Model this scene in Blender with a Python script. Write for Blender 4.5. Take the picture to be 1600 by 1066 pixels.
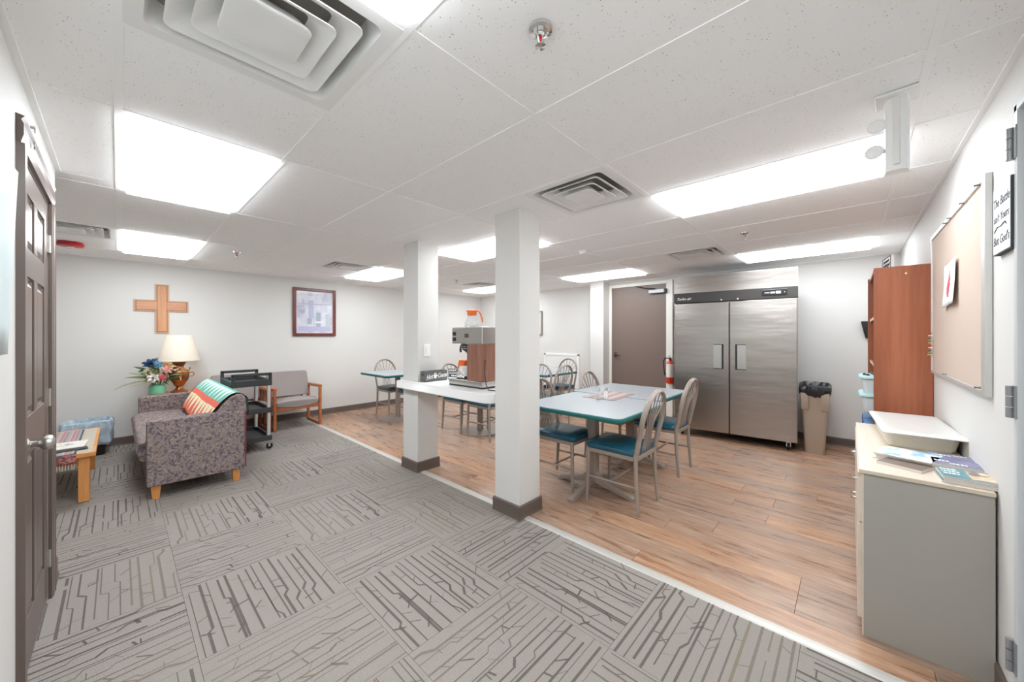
import bpy, bmesh, math, random
from mathutils import Vector, Matrix
random.seed(7)
PI = math.pi
S = bpy.context.scene
COL = S.collection
for o in list(bpy.data.objects): bpy.data.objects.remove(o)

# ------------------------------------------------------------------ camera
H = 1.36            # camera height
CZ = 2.305          # ceiling height
cam = bpy.data.cameras.new('camera'); cam.sensor_width = 36.0; cam.lens = 570 / 1600 * 36
cam.shift_y = -8.4 / 1600; cam.clip_start = 0.02
co = bpy.data.objects.new('camera', cam); COL.objects.link(co)
co.location = (0, 0, H); co.rotation_euler = (PI / 2, 0, math.atan2(528, 570) - PI / 2)
S.camera = co
# ------------------------------------------------------------------ world, exposure
W = bpy.data.worlds.new('world'); S.world = W; W.use_nodes = True
W.node_tree.nodes['Background'].inputs[0].default_value = (0.9, 0.95, 1, 1)
W.node_tree.nodes['Background'].inputs[1].default_value = 0.3
LAMP = 9.4          # brightness of the troffer diffusers
vs = S.view_settings; S.display_settings.display_device = 'sRGB'
vs.view_transform = 'Standard'; vs.look = 'None'; vs.gamma = 1.0; vs.use_curve_mapping = False
vs.exposure = 0.54
S.cycles.use_denoising = True
S.cycles.max_bounces = 10; S.cycles.diffuse_bounces = 7; S.cycles.glossy_bounces = 4
S.cycles.transmission_bounces = 6; S.cycles.transparent_max_bounces = 8
S.cycles.caustics_reflective = False; S.cycles.caustics_refractive = False
S.cycles.sample_clamp_indirect = 6.0

# ------------------------------------------------------------------ materials
def lin(c):
    c = c / 255.0
    return c / 12.92 if c <= 0.04045 else ((c + 0.055) / 1.055) ** 2.4
def rgb(r, g, b): return (lin(r), lin(g), lin(b), 1)
class NT:
    def __init__(s, nt): s.nt = nt
    def n(s, t, **kw):
        nd = s.nt.nodes.new(t)
        for k, v in kw.items():
            if k.startswith('i_'):
                key = k[2:]; key = int(key) if key.isdigit() else key.replace('_', ' ')
                if isinstance(v, bpy.types.NodeSocket): s.nt.links.new(v, nd.inputs[key])
                else: nd.inputs[key].default_value = v
            else: setattr(nd, k, v)
        return nd
    def ramp(s, fac, stops, interp='LINEAR'):
        nd = s.n('ShaderNodeValToRGB', i_0=fac); cr = nd.color_ramp; cr.interpolation = interp
        while len(cr.elements) < len(stops): cr.elements.new(0.5)
        for e, (p, c) in zip(cr.elements, stops): e.position = p; e.color = c
        return nd.outputs[0]
    def math(s, op, a, b=0.0, c=None):
        nd = s.n('ShaderNodeMath', operation=op)
        for i, v in enumerate((a, b, c)):
            if v is None: continue
            if isinstance(v, bpy.types.NodeSocket): s.nt.links.new(v, nd.inputs[i])
            else: nd.inputs[i].default_value = v
        return nd.outputs[0]
    def mix(s, fac, a, b, blend='MIX'):
        nd = s.n('ShaderNodeMix', data_type='RGBA', blend_type=blend)
        for i, v in ((0, fac), (6, a), (7, b)):
            if isinstance(v, bpy.types.NodeSocket): s.nt.links.new(v, nd.inputs[i])
            else: nd.inputs[i].default_value = v
        return nd.outputs[2]
    def obj(s, scale=(1, 1, 1)):
        tc = s.n('ShaderNodeTexCoord'); mp = s.n('ShaderNodeMapping', i_0=tc.outputs['Object']); mp.inputs['Scale'].default_value = scale
        return mp.outputs[0]
    def gen_uv(s): return s.n('ShaderNodeTexCoord').outputs['UV']
    def noise(s, vec, scale, detail=3, rough=0.55, out='Fac'):
        return s.n('ShaderNodeTexNoise', i_Vector=vec, i_Scale=scale, i_Detail=detail, i_Roughness=rough).outputs[out]
    def sep(s, vec):
        nd = s.n('ShaderNodeSeparateXYZ', i_0=vec); return nd.outputs
    def bump(s, h, strength=0.2, dist=0.01):
        return s.n('ShaderNodeBump', i_Height=h, i_Strength=strength, i_Distance=dist).outputs[0]
MATS = {}
def mat(name, col=(0.8, 0.8, 0.8, 1), rough=0.5, metal=0.0, fn=None, spec=0.5, emit=None, trans=0.0, alpha=1.0, ior=1.45):
    if name in MATS: return MATS[name]
    m = bpy.data.materials.new(name); m.use_nodes = True; MATS[name] = m
    b = m.node_tree.nodes['Principled BSDF']; I = b.inputs
    I['Base Color'].default_value = col; I['Roughness'].default_value = rough; I['Metallic'].default_value = metal
    I['Specular IOR Level'].default_value = spec; I['Transmission Weight'].default_value = trans; I['Alpha'].default_value = alpha; I['IOR'].default_value = ior
    if emit: I['Emission Color'].default_value = emit[0]; I['Emission Strength'].default_value = emit[1]
    m.diffuse_color = col
    if fn:
        t = NT(m.node_tree); r = fn(t) or {}
        for k, v in r.items():
            if isinstance(v, bpy.types.NodeSocket): m.node_tree.links.new(v, I[k])
            else: I[k].default_value = v
    return m

def f_wall(t):
    v = t.obj(); n = t.noise(v, 260, 4); n2 = t.noise(v, 1.3, 2)
    return {'Base Color': t.mix(n2, rgb(216, 214, 211), rgb(220, 218, 215)), 'Normal': t.bump(n, 0.08, 0.002)}
M_wall = mat('wall_paint', rough=0.62, fn=f_wall, spec=0.3)
M_column = mat('column_paint', rough=0.6, fn=f_wall, spec=0.3)
def f_tile(t):
    v = t.obj(); vo = t.n('ShaderNodeTexVoronoi', i_Vector=v, i_Scale=95.0)
    d = vo.outputs['Distance']; size = t.sep(vo.outputs['Color'])[0]
    dens = t.noise(v, 7, 2)
    thr = t.math('MULTIPLY', t.math('MULTIPLY', size, t.math('GREATER_THAN', size, 0.45)), t.math('MULTIPLY', dens, 0.36))
    hole = t.math('LESS_THAN', d, thr)
    fine = t.noise(v, 420, 3)
    base = t.mix(fine, rgb(246, 246, 246), rgb(252, 252, 252))
    return {'Base Color': t.mix(hole, base, rgb(176, 172, 167)), 'Normal': t.bump(t.math('SUBTRACT', fine, hole), 0.25, 0.002)}
M_tile = mat('acoustic_tile', rough=0.9, fn=f_tile, spec=0.1)
M_tee = mat('white_grid_metal', rgb(248, 248, 248), 0.5)
M_white = mat('white_enamel', rgb(240, 240, 239), 0.4)
M_whitemetal = mat('diffuser_white_metal', rgb(236, 236, 235), 0.35)
M_duct = mat('dark_duct', rgb(70, 66, 60), 0.6)
M_base = mat('brown_vinyl_base', rgb(104, 92, 85), 0.5)
def f_lens(t):
    v = t.obj((1, 1, 1)); n = t.noise(v, 3, 2)
    return {'Emission Color': t.mix(n, (0.89, 0.955, 1, 1), (0.91, 0.965, 1, 1))}
M_lens = mat('lit_troffer_lens', rgb(245, 245, 245), 0.4, fn=f_lens, emit=((1, 1, 1, 1), LAMP))
M_uplight = mat('added_uplight_rim', rgb(245, 245, 245), 0.4, fn=f_lens, emit=((1, 1, 1, 1), LAMP * 1.25))  # glow for the added lens sides that brighten the ceiling tiles
# carpet
def f_carpet(c1, c2):
    def f(t):
        v = t.obj(); n = t.noise(v, 700, 2, 0.7); n2 = t.noise(v, 260, 2, 0.6); n3 = t.noise(v, 3, 2)
        m = t.math('ADD', t.math('MULTIPLY', n, 0.6), t.math('MULTIPLY', n2, 0.5))
        k = t.ramp(m, [(0.42, c2), (0.60, c1)])
        k = t.mix(t.math('MULTIPLY', n3, 0.35), k, tuple(x * 0.86 for x in c1[:3]) + (1,))
        return {'Base Color': k, 'Normal': t.bump(m, 0.5, 0.003)}
    return f
M_carp = mat('carpet_base', rough=0.95, spec=0.05, fn=f_carpet(rgb(162, 154, 148), rgb(132, 126, 121)))
M_cline = [mat('carpet_line_%s' % n, rough=0.95, spec=0.05, fn=f_carpet(a, b)) for n, a, b in
           (('charcoal', rgb(116, 108, 103), rgb(94, 87, 83)), ('mid', rgb(126, 118, 113), rgb(102, 96, 91)), ('faint', rgb(138, 130, 122), rgb(112, 105, 98)), ('olive', rgb(142, 133, 119), rgb(120, 112, 99)))]
# wood planks
def f_plank(t):
    oi = t.n('ShaderNodeObjectInfo'); r = oi.outputs['Random']
    v = t.n('ShaderNodeTexCoord').outputs['Object']
    off = t.n('ShaderNodeCombineXYZ', i_0=t.math('MULTIPLY', r, 37.0), i_1=t.math('MULTIPLY', r, 91.0))
    ad = t.n('ShaderNodeVectorMath', operation='ADD', i_0=v, i_1=off.outputs[0]).outputs[0]
    mp = t.n('ShaderNodeMapping', i_0=ad); mp.inputs['Scale'].default_value = (1, 0.11, 1)
    g = t.noise(mp.outputs[0], 20, 6, 0.68)
    mp2 = t.n('ShaderNodeMapping', i_0=ad); mp2.inputs['Scale'].default_value = (1, 0.05, 1)
    g2 = t.noise(mp2.outputs[0], 120, 3, 0.6)
    mp3 = t.n('ShaderNodeMapping', i_0=ad); mp3.inputs['Scale'].default_value = (1, 0.4, 1)
    kn = t.n('ShaderNodeTexVoronoi', i_Vector=mp3.outputs[0], i_Scale=3.4)
    knot = t.math('LESS_THAN', kn.outputs['Distance'], 0.075)
    c = t.ramp(g, [(0.28, rgb(128, 94, 75)), (0.43, rgb(165, 130, 107)), (0.57, rgb(184, 150, 126)), (0.72, rgb(207, 175, 151))])
    c = t.mix(t.math('MULTIPLY', t.math('GREATER_THAN', g2, 0.6), 0.4), c, rgb(136, 100, 80))
    c = t.mix(t.math('MULTIPLY', knot, 0.6), c, rgb(96, 68, 50))
    hs = t.n('ShaderNodeHueSaturation', i_Color=c, i_Saturation=t.math('ADD', t.math('MULTIPLY', r, 0.25), 0.85), i_Value=t.math('ADD', t.math('MULTIPLY', r, 0.24), 0.80))
    return {'Base Color': hs.outputs[0], 'Roughness': t.math('ADD', t.math('MULTIPLY', g, 0.18), 0.20), 'Normal': t.bump(g2, 0.08, 0.001)}
M_plank = mat('wood_plank', fn=f_plank, spec=0.5)
M_sub = mat('subfloor', rgb(70, 60, 52), 0.9)
M_alum = mat('aluminium_strip', rgb(208, 204, 198), 0.38, 0.35)
# wood kinds
def f_wood(c0, c1, c2, axis=2, scale=18, squeeze=0.07):
    def f(t):
        sc = [1, 1, 1]; sc[axis] = squeeze
        v = t.obj(tuple(sc)); g = t.noise(v, scale, 5, 0.6); g2 = t.noise(v, scale * 6, 3)
        k = t.math('ADD', t.math('MULTIPLY', g, 0.8), t.math('MULTIPLY', g2, 0.2))
        return {'Base Color': t.ramp(k, [(0.3, c0), (0.5, c1), (0.7, c2)]), 'Normal': t.bump(g2, 0.05, 0.001)}
    return f
M_cherry = mat('cherry_laminate', rough=0.38, fn=f_wood(rgb(128, 71, 46), rgb(156, 90, 61), rgb(173, 106, 76), 2, 9))
M_oakz = mat('honey_oak_upright', rough=0.4, fn=f_wood(rgb(202, 132, 70), rgb(222, 152, 88), rgb(232, 168, 104), 2))
M_oakx = mat('honey_oak_lengthwise', rough=0.4, fn=f_wood(rgb(202, 132, 70), rgb(222, 152, 88), rgb(232, 168, 104), 1))
M_chairoak = mat('red_oak', rough=0.4, fn=f_wood(rgb(158, 88, 50), rgb(182, 108, 66), rgb(198, 124, 80), 1))
M_walnut = mat('walnut_laminate', rough=0.45, fn=f_wood(rgb(118, 80, 64), rgb(142, 98, 80), rgb(158, 114, 94), 2, 30))
M_crossw = mat('cross_oak', rough=0.5, fn=f_wood(rgb(188, 132, 96), rgb(206, 152, 114), rgb(216, 166, 128), 2, 30))
M_crossl = mat('cross_oak_sideways', rough=0.5, fn=f_wood(rgb(188, 132, 102), rgb(206, 152, 120), rgb(214, 164, 132), 0, 30))
M_crossr = mat('cross_border', rgb(196, 158, 128), 0.5)
M_mahog = mat('mahogany_frame', rough=0.3, fn=f_wood(rgb(84, 42, 38), rgb(108, 56, 48), rgb(126, 68, 58), 2, 20))
M_maple = mat('cabinet_maple', rough=0.45, fn=f_wood(rgb(208, 195, 179), rgb(216, 203, 188), rgb(221, 210, 196), 0, 10))
M_cabgrey = mat('cabinet_grey_laminate', rgb(165, 161, 153), 0.5)
M_laminate = mat('white_laminate', rgb(240, 239, 238), 0.3)
M_edge = mat('counter_edge', rgb(224, 222, 216), 0.35)
M_door = mat('brown_door_paint', rgb(104, 90, 83), 0.32)
M_steeldoor = mat('brown_steel_door', rgb(118, 102, 94), 0.42)
M_frame = mat('cream_door_frame', rgb(234, 230, 222), 0.45)
M_nickel = mat('satin_nickel', rgb(200, 197, 192), 0.3, 0.9)
M_greysteel = mat('grey_painted_steel', rgb(150, 152, 154), 0.35, 0.4)
M_black = mat('black_plastic', rgb(40, 39, 39), 0.45)
M_charcoal = mat('charcoal_plastic', rgb(62, 62, 63), 0.5)
M_rubber = mat('black_rubber', rgb(28, 27, 27), 0.7)
M_chrome = mat('chrome', rgb(225, 225, 225), 0.12, 1.0)
def f_ss(axis):
    def f(t):
        sc = [1, 1, 1]; sc[axis] = 0.02
        v = t.obj(tuple(sc)); n = t.noise(v, 300, 3); n2 = t.noise(t.obj((0.35, 0.35, 1.6)), 2.2, 3)
        return {'Base Color': t.mix(n, rgb(164, 158, 153), rgb(182, 176, 171)), 'Roughness': t.math('ADD', t.math('MULTIPLY', n, 0.1), 0.2),
                'Normal': t.bump(t.math('ADD', t.math('MULTIPLY', n, 0.02), t.math('MULTIPLY', n2, 1.0)), 0.35, 0.02)}
    return f
M_ss = mat('brushed_stainless', metal=1.0, fn=f_ss(1))
M_ssplain = mat('stainless_plain', rgb(196, 194, 190), 0.25, 1.0)
M_band = mat('fridge_band', rgb(72, 70, 68), 0.4)
M_ink = mat('white_ink', rgb(238, 238, 236), 0.5)
M_blackink = mat('black_ink', rgb(50, 50, 54), 0.6)
# dining set
M_frameT = mat('taupe_metal', rgb(160, 147, 138), 0.42, 0.1)
def f_vinyl(t):
    v = t.obj(); n = t.noise(v, 6, 3)
    return {'Base Color': t.mix(n, rgb(24, 72, 92), rgb(44, 98, 120)), 'Normal': t.bump(t.noise(v, 9, 2), 0.12, 0.02)}
M_vinyl = mat('teal_blue_vinyl', rough=0.28, fn=f_vinyl)
def f_vinyl2(t):
    v = t.obj(); n = t.noise(v, 6, 3)
    return {'Base Color': t.mix(n, rgb(66, 76, 78), rgb(92, 100, 98)), 'Normal': t.bump(t.noise(v, 9, 2), 0.12, 0.02)}
M_vinylg = mat('dark_grey_vinyl', rough=0.3, fn=f_vinyl2)
def f_ttop(t):
    v = t.obj(); n = t.noise(v, 160, 2)
    return {'Base Color': t.mix(n, rgb(156, 161, 166), rgb(166, 170, 174))}
M_ttop = mat('pale_blue_laminate', rough=0.3, fn=f_ttop)
M_tedge = mat('teal_edge', rgb(26, 100, 98), 0.4)
# upholstery
def f_sofa(t):
    v = t.obj(); w = t.noise(v, 9, 2, out='Color')
    vv = t.n('ShaderNodeVectorMath', operation='MULTIPLY_ADD', i_0=w, i_1=(0.12, 0.12, 0.12), i_2=v).outputs[0]
    a = t.noise(vv, 30, 3, 0.6); b = t.noise(vv, 42, 2, 0.5); vo = t.n('ShaderNodeTexVoronoi', i_Vector=vv, i_Scale=52.0, feature='DISTANCE_TO_EDGE').outputs['Distance']
    c = t.ramp(a, [(0.34, rgb(94, 85, 91)), (0.44, rgb(126, 112, 115)), (0.52, rgb(143, 128, 127)), (0.6, rgb(130, 118, 104)), (0.7, rgb(160, 146, 144))])
    c = t.mix(t.math('GREATER_THAN', b, 0.57), c, rgb(96, 89, 99))
    ring = t.math('LESS_THAN', t.math('ABSOLUTE', t.math('SUBTRACT', b, 0.47)), 0.018)
    c = t.mix(t.math('MULTIPLY', ring, 0.7), c, rgb(176, 160, 152))
    c = t.mix(t.math('MULTIPLY', t.math('LESS_THAN', vo, 0.05), 0.35), c, rgb(178, 160, 150))
    return {'Base Color': c, 'Normal': t.bump(t.noise(v, 500, 2), 0.2, 0.002)}
M_sofa = mat('mauve_paisley_fabric', rough=0.9, spec=0.1, fn=f_sofa)
def f_grey(t):
    v = t.obj(); n = t.noise(v, 380, 2)
    return {'Base Color': t.mix(n, rgb(140, 131, 129), rgb(170, 160, 157)), 'Normal': t.bump(n, 0.2, 0.002)}
M_greyfab = mat('grey_upholstery', rough=0.92, spec=0.1, fn=f_grey)
def f_throw(t):
    u = t.sep(t.gen_uv()); U, V = u[0], u[1]
    def tri(n): return t.math('ABSOLUTE', t.math('SUBTRACT', t.math('FRACT', t.math('MULTIPLY', U, n)), 0.5))
    jit = t.noise(t.n('ShaderNodeCombineXYZ', i_0=t.math('MULTIPLY', U, 9.0)).outputs[0], 1.0, 1)
    amp = t.math('MULTIPLY', tri(9.0), t.math('MULTIPLY', jit, 1.1))
    vv = t.math('ADD', V, amp)
    coral, cream, teal, wht = rgb(226, 116, 98), rgb(240, 228, 192), rgb(112, 182, 166), rgb(206, 228, 218)
    lower = t.mix(t.math('GREATER_THAN', vv, 0.31), coral, cream)
    band = t.mix(t.math('GREATER_THAN', V, 0.30), lower, coral)
    up = t.mix(t.math('GREATER_THAN', t.math('ADD', V, t.math('MULTIPLY', tri(10.0), t.math('MULTIPLY', jit, 0.9))), 0.60), teal, wht)
    c = t.mix(t.math('GREATER_THAN', V, 0.385), band, up)
    c = t.mix(t.math('GREATER_THAN', V, 0.60), c, teal)
    e = t.math('GREATER_THAN', t.math('ABSOLUTE', t.math('SUBTRACT', U, 0.5)), 0.493)
    c = t.mix(e, c, rgb(58, 52, 50))
    return {'Base Color': c}
M_throw = mat('flame_pattern_throw', rough=0.9, spec=0.1, fn=f_throw)

# ------------------------------------------------------------------ mesh helpers
class MB:
    def __init__(s): s.v = []; s.f = []; s.m = []; s.uv = None
    def add(s, vs_, fs, mi=0):
        b = len(s.v); s.v += [tuple(p) for p in vs_]
        for f in fs: s.f.append(tuple(b + i for i in f)); s.m.append(mi)
        return s
    def box(s, x0, y0, z0, x1, y1, z1, mi=0):
        if x0 > x1: x0, x1 = x1, x0
        if y0 > y1: y0, y1 = y1, y0
        if z0 > z1: z0, z1 = z1, z0
        return s.add([(x0, y0, z0), (x1, y0, z0), (x1, y1, z0), (x0, y1, z0), (x0, y0, z1), (x1, y0, z1), (x1, y1, z1), (x0, y1, z1)],
                     [(3, 2, 1, 0), (4, 5, 6, 7), (0, 1, 5, 4), (1, 2, 6, 5), (2, 3, 7, 6), (3, 0, 4, 7)], mi)
    def hexa(s, lo, hi, mi=0):      # two quads (ccw from above)
        return s.add(list(lo) + list(hi), [(3, 2, 1, 0), (4, 5, 6, 7), (0, 1, 5, 4), (1, 2, 6, 5), (2, 3, 7, 6), (3, 0, 4, 7)], mi)
    def prism(s, poly, z0, z1, mi=0, T=None):   # poly ccw in xy
        n = len(poly); T = T or (lambda x, y, z: (x, y, z))
        vv = [T(x, y, z0) for x, y in poly] + [T(x, y, z1) for x, y in poly]
        return s.add(vv, [tuple(range(n - 1, -1, -1)), tuple(range(n, 2 * n))] + [(i, (i + 1) % n, n + (i + 1) % n, n + i) for i in range(n)], mi)
    def tube(s, pts, r, n=8, mi=0, cap=True, flat=1.0, up=None):
        pts = [Vector(p) for p in pts]; k = len(pts); rs = r if isinstance(r, (list, tuple)) else [r] * k
        b = len(s.v); prev = None
        for i, p in enumerate(pts):
            d = (pts[min(i + 1, k - 1)] - pts[max(i - 1, 0)]).normalized()
            if prev is None:
                ref = Vector(up) if up else (Vector((0, 0, 1)) if abs(d.z) < 0.9 else Vector((1, 0, 0)))
                a = (ref - d * ref.dot(d)).normalized()
            else: a = (prev - d * prev.dot(d)).normalized()
            prev = a; c = d.cross(a)
            for j in range(n):
                t = 2 * PI * j / n
                s.v.append(tuple(p + a * (math.cos(t) * rs[i] * flat) + c * (math.sin(t) * rs[i])))
        for i in range(k - 1):
            for j in range(n):
                s.f.append((b + i * n + j, b + i * n + (j + 1) % n, b + (i + 1) * n + (j + 1) % n, b + (i + 1) * n + j)); s.m.append(mi)
        if cap:
            s.f.append(tuple(b + j for j in range(n - 1, -1, -1))); s.m.append(mi)
            s.f.append(tuple(b + (k - 1) * n + j for j in range(n))); s.m.append(mi)
        return s
    def lathe(s, prof, c=(0, 0, 0), n=16, mi=0, cap=True, T=None, sx=1, sy=1):
        b = len(s.v); k = len(prof)
        for r, z in prof:
            for j in range(n):
                a = 2 * PI * j / n; p = (c[0] + r * math.cos(a) * sx, c[1] + r * math.sin(a) * sy, c[2] + z)
                s.v.append(T(*p) if T else p)
        for i in range(k - 1):
            for j in range(n):
                s.f.append((b + i * n + j, b + i * n + (j + 1) % n, b + (i + 1) * n + (j + 1) % n, b + (i + 1) * n + j)); s.m.append(mi)
        if cap:
            s.f.append(tuple(b + j for j in range(n - 1, -1, -1))); s.m.append(mi)
            s.f.append(tuple(b + (k - 1) * n + j for j in range(n))); s.m.append(mi)
        return s
    def loft(s, rings, mi=0, cap0=True, cap1=True):
        b = len(s.v); n = len(rings[0])
        for r in rings: s.v += [tuple(p) for p in r]
        for i in range(len(rings) - 1):
            for j in range(n):
                s.f.append((b + i * n + j, b + i * n + (j + 1) % n, b + (i + 1) * n + (j + 1) % n, b + (i + 1) * n + j)); s.m.append(mi)
        if cap0: s.f.append(tuple(b + j for j in range(n - 1, -1, -1))); s.m.append(mi)
        if cap1: s.f.append(tuple(b + (len(rings) - 1) * n + j for j in range(n))); s.m.append(mi)
        return s
    def grid(s, fn, nu, nv, mi=0, uv=False):
        b = len(s.v)
        if uv and s.uv is None: s.uv = {}
        for i in range(nu + 1):
            for j in range(nv + 1):
                s.v.append(tuple(fn(i / nu, j / nv)))
                if uv: s.uv[len(s.v) - 1] = (i / nu, j / nv)
        for i in range(nu):
            for j in range(nv):
                a = b + i * (nv + 1) + j
                s.f.append((a, a + nv + 1, a + nv + 2, a + 1)); s.m.append(mi)
        return s
def mesh_of(name, mb, mats, smooth=None):
    me = bpy.data.meshes.new(name); me.from_pydata(mb.v, [], mb.f)
    for m in (mats if isinstance(mats, (list, tuple)) else [mats]): me.materials.append(m)
    me.polygons.foreach_set('material_index', mb.m)
    if mb.uv is not None:
        ul = me.uv_layers.new(name='UVMap')
        for lp in me.loops: ul.data[lp.index].uv = mb.uv.get(lp.vertex_index, (0, 0))
    if smooth:
        me.polygons.foreach_set('use_smooth', [True] * len(me.polygons))
        me.set_sharp_from_angle(angle=math.radians(smooth))
    me.update(); return me
def link(name, data, parent=None, loc=None, rz=None):
    o = bpy.data.objects.new(name, data); COL.objects.link(o)
    if parent: o.parent = parent
    if loc: o.location = loc
    if rz: o.rotation_euler[2] = rz
    return o
def ob(name, mb, mats, parent=None, bevel=0, seg=2, smooth=None, loc=None, rz=None, solid=0, sub=0):
    o = link(name, mesh_of(name, mb, mats, smooth), parent, loc, rz)
    if solid:
        md = o.modifiers.new('solid', 'SOLIDIFY'); md.thickness = solid; md.offset = 0
    if bevel:
        md = o.modifiers.new('bevel', 'BEVEL'); md.width = bevel; md.segments = seg; md.limit_method = 'ANGLE'; md.angle_limit = math.radians(40)
        o.data.polygons.foreach_set('use_smooth', [True] * len(o.data.polygons)); md.harden_normals = True
    if sub:
        md = o.modifiers.new('sub', 'SUBSURF'); md.levels = sub; md.render_levels = sub
    return o
def tag(o, label, cat, group=None):
    o['label'] = label; o['category'] = cat
    if group: o['group'] = group
    return o
def thing(name, label, cat, loc=(0, 0, 0), rz=0, group=None):
    o = link(name, None, None, loc, rz); o.empty_display_size = 0.1
    return tag(o, label, cat, group)
def struct(o): o['kind'] = 'structure'; return o
def dup(root, loc, rz, label, group=None):
    r = root.copy(); COL.objects.link(r); r.location = loc; r.rotation_euler = (0, 0, rz); r['label'] = label
    if group: r['group'] = group
    for ch in list(root.children):
        c = ch.copy(); COL.objects.link(c); c.parent = r
        for g in ch.children:
            d = g.copy(); COL.objects.link(d); d.parent = c
    return r
def rrect(x0, y0, x1, y1, r, n=4):
    pts = []
    for cx, cy, a0 in ((x1 - r, y0 + r, -PI / 2), (x1 - r, y1 - r, 0), (x0 + r, y1 - r, PI / 2), (x0 + r, y0 + r, PI)):
        for i in range(n + 1):
            a = a0 + PI / 2 * i / n; pts.append((cx + r * math.cos(a), cy + r * math.sin(a)))
    return pts
def text(name, body, size, mats, parent, M, shear=0.0, align='CENTER', bold=0.0, depth=0.0006):
    cu = bpy.data.curves.new('tmp', 'FONT'); cu.body = body; cu.size = size; cu.shear = shear; cu.align_x = align; cu.align_y = 'CENTER'
    cu.extrude = depth; cu.offset = bold; cu.resolution_u = 3
    o = bpy.data.objects.new('tmp', cu); COL.objects.link(o)
    dg = bpy.context.evaluated_depsgraph_get(); dg.update()
    me = bpy.data.meshes.new_from_object(o.evaluated_get(dg)); bpy.data.objects.remove(o); bpy.data.curves.remove(cu)
    me.name = name; me.transform(M); me.materials.clear(); me.materials.append(mats)
    return link(name, me, parent)
def frameM(origin, xdir, ydir):
    x = Vector(xdir).normalized(); y = Vector(ydir).normalized(); z = x.cross(y)
    return Matrix(((x.x, y.x, z.x, origin[0]), (x.y, y.y, z.y, origin[1]), (x.z, y.z, z.z, origin[2]), (0, 0, 0, 1)))

# ================================================================== SETTING
XF, YC, YR, XD, YE, XA = 6.05, 6.65, -0.42, -0.245, 3.32, -1.6     # far wall, cross wall, right wall, door wall, its end, alcove end
SEAM = 2.065
floor = struct(ob('floor', MB().box(XA - .1, YR - .1, -.12, XF + .1, YC + .1, -.014), M_sub))
# --- carpet tiles: line pattern as inlaid pile on each tile
def carpet_variant(seed, mode):
    rd = random.Random(seed); h = .3048; mb = MB().box(-h, -h, -.012, h, h, 0, 0)
    n = 15; du = 2 * h / n
    us = [-h + du * (i + .5) + rd.uniform(-.008, .008) for i in range(n)]
    def shade(u):
        t = (u + h) / (2 * h)
        if mode == 'dark': return (1, rd.choice((.005, .005, .007, .011)))
        if mode == 'grad': return (1, rd.choice((.004, .007, .011))) if t < .45 else (2, .006) if t < .65 else (3 if rd.random() < .6 else 4, rd.choice((.007, .013)))
        if mode == 'faint': return (rd.choice((3, 3, 4)), rd.choice((.005, .006, .011)))
        return (rd.choice((1, 1, 2, 2)), rd.choice((.004, .005, .006)))
    z = .0007
    def seg(u0, v0, u1, v1, w, m):
        c = lambda q: max(-h, min(h, q))
        if abs(v1 - v0) > abs(u1 - u0) * .5:
            mb.add([(c(u0 - w / 2), c(v0), z), (c(u0 + w / 2), c(v0), z), (c(u1 + w / 2), c(v1), z), (c(u1 - w / 2), c(v1), z)], [(0, 1, 2, 3)], m)
        else:
            mb.add([(c(u0), c(v0 - w / 2), z), (c(u1), c(v1 - w / 2), z), (c(u1), c(v1 + w / 2), z), (c(u0), c(v0 + w / 2), z)], [(0, 1, 2, 3)], m)
    for i, u in enumerate(us):
        m, w = shade(u); v = -h + rd.choice((0, 0, .02, .05)); cu = u
        while v < h - .01:
            L = rd.uniform(.2, .6); v1 = min(h, v + L); ww = min(.012, w * rd.uniform(.7, 1.5))
            seg(cu, v, cu, v1, ww, m)
            if v1 < h - .06 and rd.random() < .66:
                nu = u if cu != u else u + rd.choice((-1, 1)) * du * rd.uniform(.4, .75)
                st = rd.choice((.02, .035, .05)); seg(cu, v1, nu, v1 + st, min(.016, ww * rd.choice((1, 1.4, 2.2))), m); cu = nu; v = v1 + st
            elif rd.random() < .15: v = v1 + rd.uniform(.03, .08)
            else: v = v1
        for k in range(rd.choice((1, 1, 2, 3))):
            vv = rd.uniform(-h + .03, h - .08); u2 = us[i + 1] if i + 1 < n else min(h, u + du)
            seg(u, vv, u2, vv + rd.choice((0, .012, .03, .05, -.03)), w * rd.choice((.6, .8, 1.5)), m)
    return mb
tile_meshes = []
for sd, mode in ((1, 'dark'), (2, 'grad'), (3, 'faint'), (4, 'thin'), (5, 'dark'), (6, 'grad'), (8, 'thin'), (9, 'faint')):
    tile_meshes.append((mode, mesh_of('carpet_tile', carpet_variant(sd, mode), [M_carp] + M_cline)))
rc = random.Random(11)
def carpet_piece(i, j):
    x0, y0 = .23 + .611 * i, .77 + .611 * j
    x1, y1 = x0 + .611, y0 + .611
    xl = XD if y1 < YE + .35 else XA
    if x1 <= xl + .02 or x0 >= SEAM - .02 or y1 <= YR + .02 or y0 >= YC - .02: return
    along_y = (i + j) % 2 == 0
    me = rc.choice(tile_meshes)[1]
    near = {(0, 2): 0, (1, 1): 0, (2, 0): 0, (1, 3): 1, (1, 2): 6, (0, 1): 7, (2, 1): 4, (2, 2): 2, (-1, 2): 1, (0, 3): 3, (1, 0): 1, (2, -1): 5}
    if (i, j) in near: me = tile_meshes[near[(i, j)]][1]
    o = link('carpet_tile', me, floor, ((x0 + x1) / 2, (y0 + y1) / 2, 0))
    o.rotation_euler[2] = (0 if along_y else PI / 2) + (PI if rc.random() < .5 else 0)
for i in range(-4, 4):
    for j in range(-3, 11): carpet_piece(i, j)
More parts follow.
